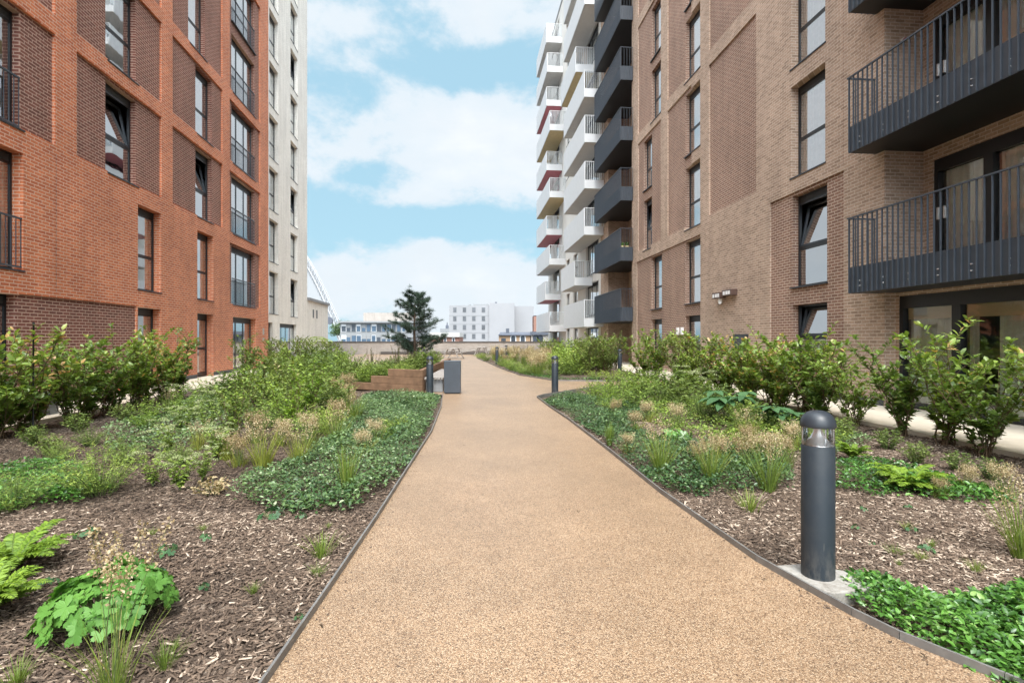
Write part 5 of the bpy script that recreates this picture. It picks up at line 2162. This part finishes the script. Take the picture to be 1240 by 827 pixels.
def pine():
    global RNG
    RNG = np.random.default_rng(404)
    t_ = thing('pine_tree', 'young dark blue green pine tree growing in the timber planter', 'tree', (-3.42, 18.5, .40))
    t_.scale = (1.04, 1.04, .94)
    H = 2.95
    tk = MB()
    tk.tube([(0, 0, -.1), (.02, .01, .7), (-.01, .02, 1.5), (.02, 0, 2.2), (.0, .0, H - .25)], [.055, .048, .036, .022, .010], 8)
    tk.build('trunk', M['bark'], t_)
    br, nd = LB(), LB()
    zz = .55
    ends = []
    while zz < H - .15:
        f = (zz - .55) / (H - .7)
        Lb = (1.0 * (1 - f) ** .8 + .20) * (0.8 if zz < .8 else 1)
        n = 2 if zz > 0.9 else 3
        a0 = U(0, 6.28)
        for k in range(n):
            az = a0 + 2 * PI * k / n + U(-.35, .35)
            l = Lb * (U(.95, 1.12) if U(0, 1) < .45 else U(.35, .75))
            t = np.linspace(0, 1, 7)
            A = np.stack([np.cos(az) * l * t, np.sin(az) * l * t, zz + l * (U(-.05, .35) * t + U(.15, .4) * t ** 2)], 1)
            A[1:] += RNG.normal(0, .015, (6, 3))
            polyline_points(A, .016 * (1 - .6 * f), br)
            for i in range(2, 7):
                if i > 2:
                    ends.append((A[i], A[i] - A[i - 1]))
                if i > 4:
                    for _ in range(2):
                        ends.append((A[i] + RNG.normal(0, .07, 3), A[i] - A[i - 1] + RNG.normal(0, .06, 3)))
                for s in (-1, 1):
                    if U(0, 1) < .85:
                        sd = np.array([-math.sin(az), math.cos(az), 0]) * s
                        dd = sd * .8 + np.array([math.cos(az), math.sin(az), .35]) * .6
                        ll = l * U(.16, .32) * (1.1 - .07 * i)
                        B = np.stack([A[i], A[i] + dd * ll * .6, A[i] + dd * ll + np.array([0, 0, .08 * ll])])
                        polyline_points(B, .006, br)
                        ends.append((B[2], dd))
                        ends.append((B[1], dd))
        zz += U(.07, .12)
    ends.append((np.array([0, 0, H - .3]), UP))
    ends.append((np.array([0, 0, H - .12]), UP))
    ends.append((np.array([0.01, 0, H - .45]), UP))
    for p, d in ends:
        n = 46
        d = np.array(d) / np.linalg.norm(d)
        dr = sph(n) * .8 + d[None] * .7 + UP[None] * .18
        pp = p[None] - d[None] * U(0, .11, n)[:, None]
        sz = U(.09, .16, n)
        nd.add(NEED, pp, dr, sph(n), np.stack([np.full(n, .0060), sz, sz], 1), np.clip(U(.0, .8, n), 0, 1))
    br.build('branch', M['bark'], t_)
    nd.build('crown', M['needle'], t_)


pine()
plant('leafy_shrub', 'low dark green shrub at the far right corner of the timber planter, below the pine', 'shrub', BU[2], (-2.95, 20.3, .5), .9)

for k in range(16):
    x = -5.2 - 3.6 * ((k * .618) % 1)
    y = 16.2 + 6.0 * ((k * .414 + .2) % 1)
    plant('leafy_shrub', 'leafy green shrub in the bed left of the timber planter', 'shrub', BU[k % 3] if k % 4 else DB[1], (x, y, -.03), (1.5 + .4 * math.sin(k)) if k % 4 else .8, None, 'shrubs left of the planter')

# ---- right side
plant('lime_fern', 'bright lime green fern in the ground cover right of the big bollard', 'fern', FE[0], at(1100, 588), 1.0)
plant('lime_fern', 'smaller lime green fern in the ground cover just behind the big bollard', 'fern', FE[1], at(1032, 552), .8)
plant('grass_clump', 'loose green grass clump at the right edge of the picture beside the ground cover', 'grass', GT[2], at(1238, 668), .9)
plant('grass_clump', 'green grass clump with tan heads just left of the big bollard', 'grass', GT[0], at(930, 588), 1.0)
plant('grass_clump', 'green grass clump with tan heads, middle of three along the right bed', 'grass', GT[2], at(862, 580), .95)
plant('grass_clump', 'green grass clump with tan heads nearest the path, left of three along the right bed', 'grass', GT[2], at(800, 568), 1.05)
plant('grass_tuft', 'small green grass tuft at the edge of the bare mulch left of the bollard', 'grass', GR[1], at(908, 612), 1.3)
plant('grass_tuft', 'dark green upright grass tuft near the right path edge by the bare mulch', 'grass', GR[0], at(738, 535), .75)
plant('big_leaf_plant', 'plant with large blue green hand shaped leaves in the right bed', 'plant', BL[0], at(880, 512), 1.05)
plant('big_leaf_plant', 'lower plant with large blue green leaves, right of the taller one in the right bed', 'plant', BL[1], at(945, 520), 1.1)
plant('leafy_plant', 'lush mid green leafy clump in the ground cover of the right bed', 'plant', mound_parts(261, 46, .22, .16, .14, 'pachy'), at(818, 530), 1.0)
plant('lime_perennial', 'round lime yellow perennial at the front of the right bed behind the corner bollard', 'plant', LI[0], at(735, 487), 1.3)
plant('feathery_plant', 'soft feathery dark green plant below the flat white flower heads in the right bed', 'plant', SO[0], at(850, 505), 1.5)

G_R = 'mixed perennials of the right bed'
rightmix = [
    (770, 520, 't', 0, .9), (745, 505, 't', 1, .9), (785, 508, 't', 0, 1.0), (820, 515, 't', 1, 1.0), (870, 560, 't', 0, 1.0), (900, 565, 't', 1, 1.0), (845, 565, 't', 1, .8),
    (925, 555, 't', 0, 1.0), (950, 560, 't', 1, .9), (960, 540, 't', 0, 1.0), (905, 540, 't', 0, .9), (760, 545, 't', 0, .7), (1170, 590, 't', 0, .7), (1215, 598, 't', 1, .8), (1140, 600, 't', 1, .5),
    (750, 484, 'b', 1, 1.0), (775, 482, 'b', 0, 1.2), (800, 486, 'b', 1, 1.2), (825, 490, 'b', 2, 1.2), (760, 476, 'b', 0, 1.3), (785, 475, 'b', 1, 1.4),
    (810, 476, 'b', 0, 1.5), (835, 478, 'u', 0, 1.5), (855, 482, 'u', 1, 1.7), (845, 472, 'u', 0, 1.7), (870, 492, 'b', 2, 1.0), (900, 520, 'b', 1, .9),
    (895, 505, 'b', 0, 1.0), (920, 520, 'b', 2, .9), (975, 530, 'b', 1, .8), (1000, 535, 'b', 1, .7), (740, 474, 'b', 1, 1.0), (720, 478, 'b', 0, .8), (770, 496, 'b', 0, .9), (740, 495, 'b', 1, .7),
    (905, 530, 'g', 1, 1.0), (700, 480, 'g', 2, .5),
]
for (px, py, k, v, s) in rightmix:
    if k == 'b':
        plant('perennial', 'leafy green perennial in the mixed planting that fills the right bed', 'plant', BU[v], at(px, py), s, None, G_R)
    elif k == 't':
        plant('seed_grass', 'tan seed headed grass in the mixed planting that fills the right bed', 'grass', TN[v], at(px, py), s, None, G_R + ', tan grasses')
    elif k == 'u':
        plant('umbel_plant', 'tall plant with flat pale flower heads in the middle of the right bed', 'plant', UM[v], at(px, py), s, None, G_R + ', flat heads')
    else:
        plant('yellow_grass', 'yellow green grass clump in the mixed planting of the right bed', 'grass', GT[v], at(px, py), s, None, G_R + ', yellow grasses')

# hedge along the right terrace
NEARLAB = {0: 'leggy glossy shrub at the far right edge, in front of the ground floor glass doors', 1: 'leggy glossy shrub with bare stems, second from the right edge before the glass doors',
           2: 'leggy glossy shrub, third from the right edge, before the left door leaf', 3: 'leggy glossy shrub beside the tan brick corner by the glass doors',
           4: 'small lone glossy shrub in a gap of the hedge before the tan brick pier'}
rowR = [(6.05, 6.7, 1.12), (6.85, 6.72, 1.0), (7.5, 6.8, 1.12), (8.15, 6.75, 1.05), (9.2, 6.8, .88), (9.95, 6.7, 1.15), (10.5, 6.75, 1.22), (11.1, 6.6, 1.0), (11.6, 6.75, 1.2), (12.1, 6.55, .95), (12.6, 6.7, 1.15), (13.3, 6.6, 1.2), (5.3, 6.75, 1.0)]
for k, (Yc, off, s) in enumerate(rowR):
    lab = NEARLAB.get(k, 'glossy leaved hedge shrub in the row along the right terrace before the tan brick wall')
    plant('hedge_shrub', lab, 'shrub', PH[k % 3] if k < 5 else PD[k % 2], (lateral_right(Yc, off), Yc, -.03), s, None, 'right hedge shrubs')
for (px, py, s, v) in ((828, 470, 1.25, 0), (842, 474, 1.3, 1), (822, 464, 1.2, 0), (866, 478, 1.15, 0)):
    plant('leafy_shrub', 'tall dense shrub by the small notice board in front of the tan wall', 'shrub', DB[v], at(px, py), s, None, 'tall shrubs before the tan wall')

# far bed beyond the side path
rp = random.Random(21)


def inside(poly, x, y):
    c = False
    n = len(poly)
    for i in range(n):
        x0, y0 = poly[i]
        x1, y1 = poly[(i + 1) % n]
        if (y0 > y) != (y1 > y) and x < (x1 - x0) * (y - y0) / (y1 - y0) + x0:
            c = not c
    return c


cnt = 0
tries = 0
pts_far = []
while cnt < 95 and tries < 4000:
    tries += 1
    x, y = rp.uniform(-3, 5.2), rp.uniform(18, 41)
    if not inside(BED2, x, y) or any((x - a) ** 2 + (y - b2) ** 2 < .30 for a, b2 in pts_far):
        continue
    pts_far.append((x, y))
    cnt += 1
    edge = (x - (0.32 - (y - 20.9) * 0.165)) if y > 20 else 0.4
    px = 620 + 640 * x / y
    if px > 676 and y > 20.5:
        v = cnt % 2
        plant('leafy_shrub', 'dense bushy shrub in the far bed in front of the white balconies', 'shrub', DB[v] if px > 700 else BU[v], (x, y, .01), rp.uniform(1.0, 1.3) if px > 700 else rp.uniform(1.9, 2.5), None, 'shrubs of the far bed')
    elif edge < 0.7 or y < 19.0:
        plant('perennial', 'low green perennial along the rim of the far bed', 'plant', BU[1], (x, y, .01), rp.uniform(.8, 1.1), None, 'rim plants of the far bed')
    else:
        plant('seed_grass', 'olive and tan seed headed grass in the far bed', 'grass', (TN[cnt % 2] if cnt % 3 else GT[1]) if cnt % 4 else TN[1], (x, y, .01), rp.uniform(1.3, 2.3), None, 'grasses of the far bed')
for k, (px, py) in enumerate(((668, 436), (680, 438), (660, 434))):
    plant('leafy_shrub', 'bright green taller shrub at the left end of the shrubs below the white balconies', 'shrub', DB[1], at(px, py), 1.25, None, 'bright shrubs of the far bed')
for k, (px, py) in enumerate(((622, 438), (630, 436), (636, 437))):
    plant('seed_spike_plant', 'tall dark seed spikes standing in the tip of the far bed', 'plant', SP[k % 2], at(px, py), 1.1, None, 'dark spikes of the far bed')
plant('sparse_shrub', 'sparse pale leaved shrub standing beside the tall ground floor window of the tan building', 'shrub', PH[0], at(795, 461), 1.25)
plant('sparse_shrub', 'sparse pale leaved shrub right of the glazed entrance under the dark balconies', 'shrub', PH[1], at(778, 458), 1.2)


# ---- far trees behind the office
t_ = thing('distant_tree', 'rounded green treetop far behind the blue glazed office', 'tree', (fx(416, 220), 220, -7))
m_ = MB()
m_.tube([(0, 0, 0), (0, 0, 9)], [.4, .25], 6)
m_.build('trunk', M['bark'], t_)
RNG = np.random.default_rng(5)
lb = LB()
n = 2600
cl = sph(26) * np.array([6, 3, 3]) * U(.4, 1, 26)[:, None] + np.array([0, 0, 12])
p = cl[RNG.integers(0, 26, n)] + sph(n) * U(.2, 1.6, n)[:, None]
lb.add(DIAM, p, sph(n), sph(n), U(.35, .7, n), U(0, 1, n))
lb.build('crown', M['treeleaf'], t_)


# ------------------------------------------------------------------ ground cover and bark chips
def scatter(poly, n, rng):
    P = np.array(poly)
    lo, hi = P.min(0), P.max(0)
    out = []
    tot_ = 0
    while tot_ < n:
        q = rng.uniform(lo, hi, (n * 2, 2))
        c = np.zeros(len(q), bool)
        for i in range(len(P)):
            x0, y0 = P[i]
            x1, y1 = P[(i + 1) % len(P)]
            cond = ((y0 > q[:, 1]) != (y1 > q[:, 1])) & (q[:, 0] < (x1 - x0) * (q[:, 1] - y0) / (y1 - y0 + 1e-12) + x0)
            c ^= cond
        out.append(q[c])
        tot_ += c.sum()
    return np.concatenate(out)[:n]


def poly_area(poly):
    a = 0
    for i in range(len(poly)):
        x0, y0 = poly[i]
        x1, y1 = poly[(i + 1) % len(poly)]
        a += x0 * y1 - x1 * y0
    return abs(a) / 2


def edge_dist(poly, q):
    d = np.full(len(q), 9.0)
    P = np.array(poly)
    for i in range(len(P)):
        a, b_ = P[i], P[(i + 1) % len(P)]
        ab = b_ - a
        t = np.clip(((q - a) @ ab) / (ab @ ab), 0, 1)
        d = np.minimum(d, np.linalg.norm(q - a - t[:, None] * ab, axis=1))
    return d


def cover(name, poly, density, leaf, mat, h=.12, label=None, seed=1, tpl=LEAF, ragged=.18, wid=.95):
    rng = np.random.default_rng(seed)
    n = int(poly_area(poly) * density)
    q = scatter(poly, n, rng)
    ed = edge_dist(poly, q)
    nzv = np.sin(q[:, 0] * 4.1 + q[:, 1] * 2.3 + seed) * .5 + np.sin(q[:, 0] * 9.7 - q[:, 1] * 7.1) * .3 + np.sin(q[:, 1] * 13 + q[:, 0] * 5) * .2
    keep = ed > (ragged * (.5 + .5 * nzv) * rng.uniform(.2, 1.1, n)) - .01
    q, ed, nzv = q[keep], ed[keep], nzv[keep]
    n = len(q)
    hh = h * (.55 + .40 * nzv) * np.clip(ed / .22 + .25, 0, 1)
    z = -.03 + np.clip(hh, .02, 1) * rng.uniform(.25, 1.15, n)
    a = rng.uniform(0, 2 * PI, n)
    el = rng.uniform(-.15, .75, n)
    dr = np.stack([np.cos(a) * np.cos(el), np.sin(a) * np.cos(el), np.sin(el)], 1)
    nn = UP[None] + rng.normal(0, .38, (n, 3))
    sz = leaf * rng.uniform(.4, 1.35, n) * (1 + .18 * np.sin(q[:, 0] * 2.2 - q[:, 1] * 1.6))
    tint = np.clip(rng.uniform(.0, .75, n) + .22 * nzv, 0, 1)
    tint[rng.uniform(0, 1, n) < .05] = 1.0
    lb = LB()
    lb.add(tpl, np.stack([q[:, 0], q[:, 1], z], 1), dr, nn, np.stack([sz * wid, sz, sz], 1), tint)
    o = lb.build(name, M[mat])
    tag(o, label, 'ground cover', None, 'stuff')
    return o


def gpoly(pts):
    return [gp(px, py)[:2] for px, py in pts]


cover('ground_cover', gpoly([(268, 600), (310, 613), (360, 620), (425, 614), (470, 590), (497, 562), (512, 538), (524, 506), (530, 492), (534, 478), (442, 477), (415, 500), (400, 530), (330, 565), (285, 580)]),
      3300, .040, 'vinca', .22, 'dense blue green small leaved ground cover beside the left path edge', 1)
cover('ground_cover', gpoly([(-80, 600), (-20, 565), (60, 555), (115, 565), (135, 590), (90, 606), (20, 618), (-60, 640)]), 2800, .040, 'pachy', .15, 'bright green ground cover patch at the left edge before the hedge', 2)
cover('ground_cover', gpoly([(130, 545), (115, 520), (180, 500), (235, 478), (300, 470), (320, 500), (290, 520), (220, 545)]), 1100, .045, 'vinca', .16, 'blue green ground cover between the left hedge and the mixed planting', 3, DIAM)
cover('ground_cover', gpoly([(655, 484), (690, 479), (760, 486), (800, 500), (760, 512), (800, 528), (880, 540), (960, 552), (968, 590), (900, 592), (850, 598), (800, 588), (775, 570), (742, 545), (715, 520), (690, 505)]),
      3000, .040, 'vinca', .20, 'blue green ground cover spreading along the right path edge behind the bare mulch', 4)
cover('ground_cover', gpoly([(1008, 588), (1010, 555), (1060, 552), (1140, 572), (1200, 590), (1235, 606), (1200, 612), (1120, 600), (1060, 598)]), 2600, .045, 'pachy', .14, 'green ground cover strip around the lime fern right of the big bollard', 5)
cover('ground_cover', gpoly([(1012, 712), (1022, 690), (1060, 688), (1105, 712), (1140, 722), (1185, 712), (1240, 702), (1330, 690), (1400, 850), (1235, 850), (1215, 832), (1130, 782), (1050, 735)]),
      6800, .038, 'pachy', .15, 'dense bright green glossy ground cover in the lower right corner', 6, LEAF, .03)
cover('ground_cover', gpoly([(760, 488), (820, 482), (900, 486), (960, 512), (975, 545), (960, 552), (880, 540), (800, 520)]), 900, .05, 'bushy', .2, 'low mixed green ground cover between the perennials of the right bed', 10)
cover('ground_cover', gpoly([(300, 500), (310, 470), (425, 462), (432, 480), (410, 505), (398, 525), (340, 530)]), 500, .05, 'bushy', .16, 'low mixed green ground cover between the perennials of the left bed', 11)
cover('ground_cover', gpoly([(960, 535), (1000, 515), (1060, 528), (1050, 545), (1000, 548)]), 1300, .05, 'vinca', .13, 'dark green ground cover in the shade below the right hedge', 8)
cover('ground_cover', [(-0.45, 25.6), (0.36, 20.95), (1.4, 18.35), (3.2, 18.05), (3.2, 18.9), (1.9, 19.4), (1.0, 21.5), (.3, 26)], 700, .055, 'pachy', .18, 'low green ground cover along the rim of the far bed', 9, DIAM)


def chips(poly, density, seed, near=True, size=(.012, .056)):
    rng = np.random.default_rng(seed)
    n = int(poly_area(poly) * density)
    q = scatter(poly, n, rng)
    # none on the path
    a = np.array(PATH)
    c = np.zeros(n, bool)
    for i in range(len(a)):
        x0, y0 = a[i]
        x1, y1 = a[(i + 1) % len(a)]
        cond = ((y0 > q[:, 1]) != (y1 > q[:, 1])) & (q[:, 0] < (x1 - x0) * (q[:, 1] - y0) / (y1 - y0 + 1e-12) + x0)
        c ^= cond
    q = q[~c]
    q = q[edge_dist(PATH, q) > .03]
    n = len(q)
    z = -.055 + bump_h(q[:, 0], q[:, 1]) * .9 + rng.uniform(-.004, .018, n)
    az = rng.uniform(0, 2 * PI, n)
    dr = np.stack([np.cos(az), np.sin(az), rng.normal(0, .22, n)], 1)
    nn = UP[None] + rng.normal(0, .28, (n, 3))
    L = rng.uniform(size[0], size[1], n) * rng.choice([1, 1, 1, 1.5], n)
    W = rng.uniform(.004, .013, n)
    patch = np.sin(q[:, 0] * 1.9 + 1.3 * np.sin(q[:, 1] * 1.4)) * np.sin(q[:, 1] * 2.3 + q[:, 0])
    tint = np.clip(rng.beta(1.4, 2.4, n) + .10 * patch, 0, 1)
    lb = LB()
    lb.add(CHIP, np.stack([q[:, 0], q[:, 1], z], 1), dr, nn, np.stack([W, L, np.full(n, .014)], 1), tint)
    return lb


lb = chips([(-6.2, 1.6), (-0.9, 1.6), (-0.9, 4.6), (-6.2, 4.6)], 4200, 51)
o = lb.build('bark_chips', M['chip'])
tag(o, 'loose brown bark chips covering the near left bed', 'mulch', None, 'stuff')
lb = chips([(-7.5, 4.6), (-1.0, 4.6), (-1.2, 8.5), (-8.5, 8.5)], 1500, 52, True, (.018, .055))
o = lb.build('bark_chips', M['chip'])
tag(o, 'loose brown bark chips further back in the left bed', 'mulch', None, 'stuff')
lb = chips([(1.2, 1.8), (6.2, 1.8), (6.2, 5.2), (1.2, 5.2)], 3800, 53)
o = lb.build('bark_chips', M['chip'])
tag(o, 'loose brown bark chips covering the near right bed behind the bollard', 'mulch', None, 'stuff')
lb = chips([(0.5, 5.2), (6.8, 5.2), (6.2, 11), (0.5, 11)], 1400, 54, True, (.018, .055))
o = lb.build('bark_chips', M['chip'])
tag(o, 'loose brown bark chips further back in the right bed', 'mulch', None, 'stuff')

# a few chips and crumbs spilled over the edging
rng = np.random.default_rng(31)
sp_ = []
for line, sgn in ((PATH[1:8], 1), (PATH[19:32], 1)):
    Lp_ = smooth_line(line, 10)
    for k in range(95):
        p = Lp_[rng.integers(0, len(Lp_))]
        sp_.append((p[0] + (abs(rng.normal(0, .05)) + .02) * (1 if p[0] < 0 else -1), p[1], .004))
lb = LB()
n = len(sp_)
az = rng.uniform(0, 2 * PI, n)
lb.add(CHIP, np.array(sp_), np.stack([np.cos(az), np.sin(az), np.zeros(n)], 1), UP[None] + rng.normal(0, .1, (n, 3)),
       np.stack([rng.uniform(.003, .008, n), rng.uniform(.006, .022, n), np.full(n, .010)], 1), rng.uniform(0, .6, n))
tag(lb.build('bark_chips', M['chip']), 'few small bark crumbs spilled onto the gravel path along its edges', 'mulch', None, 'stuff')

# a few fallen leaves on the path
rng = np.random.default_rng(3)
for k, (px, py) in enumerate(((388, 757), (773, 561), (922, 702), (1122, 798), (700, 620), (618, 466), (560, 540))):
    lf = LB()
    x, y, _ = gp(px, py)
    lf.add(LEAF, [(0, 0, 0.002), (.012, .01, .003)], rng.normal(size=(2, 3)) * np.array([1, 1, .1]), UP, np.array([[.022, .035, .03], [.015, .022, .02]]), rng.uniform(.0, .2, 2))
    o = lf.build('fallen_leaf', M['seedspike'])
    o.location = (x, y, .004)
    tag(o, 'tiny dark fallen leaf lying on the gravel path', 'leaf', 'fallen leaves on the path')
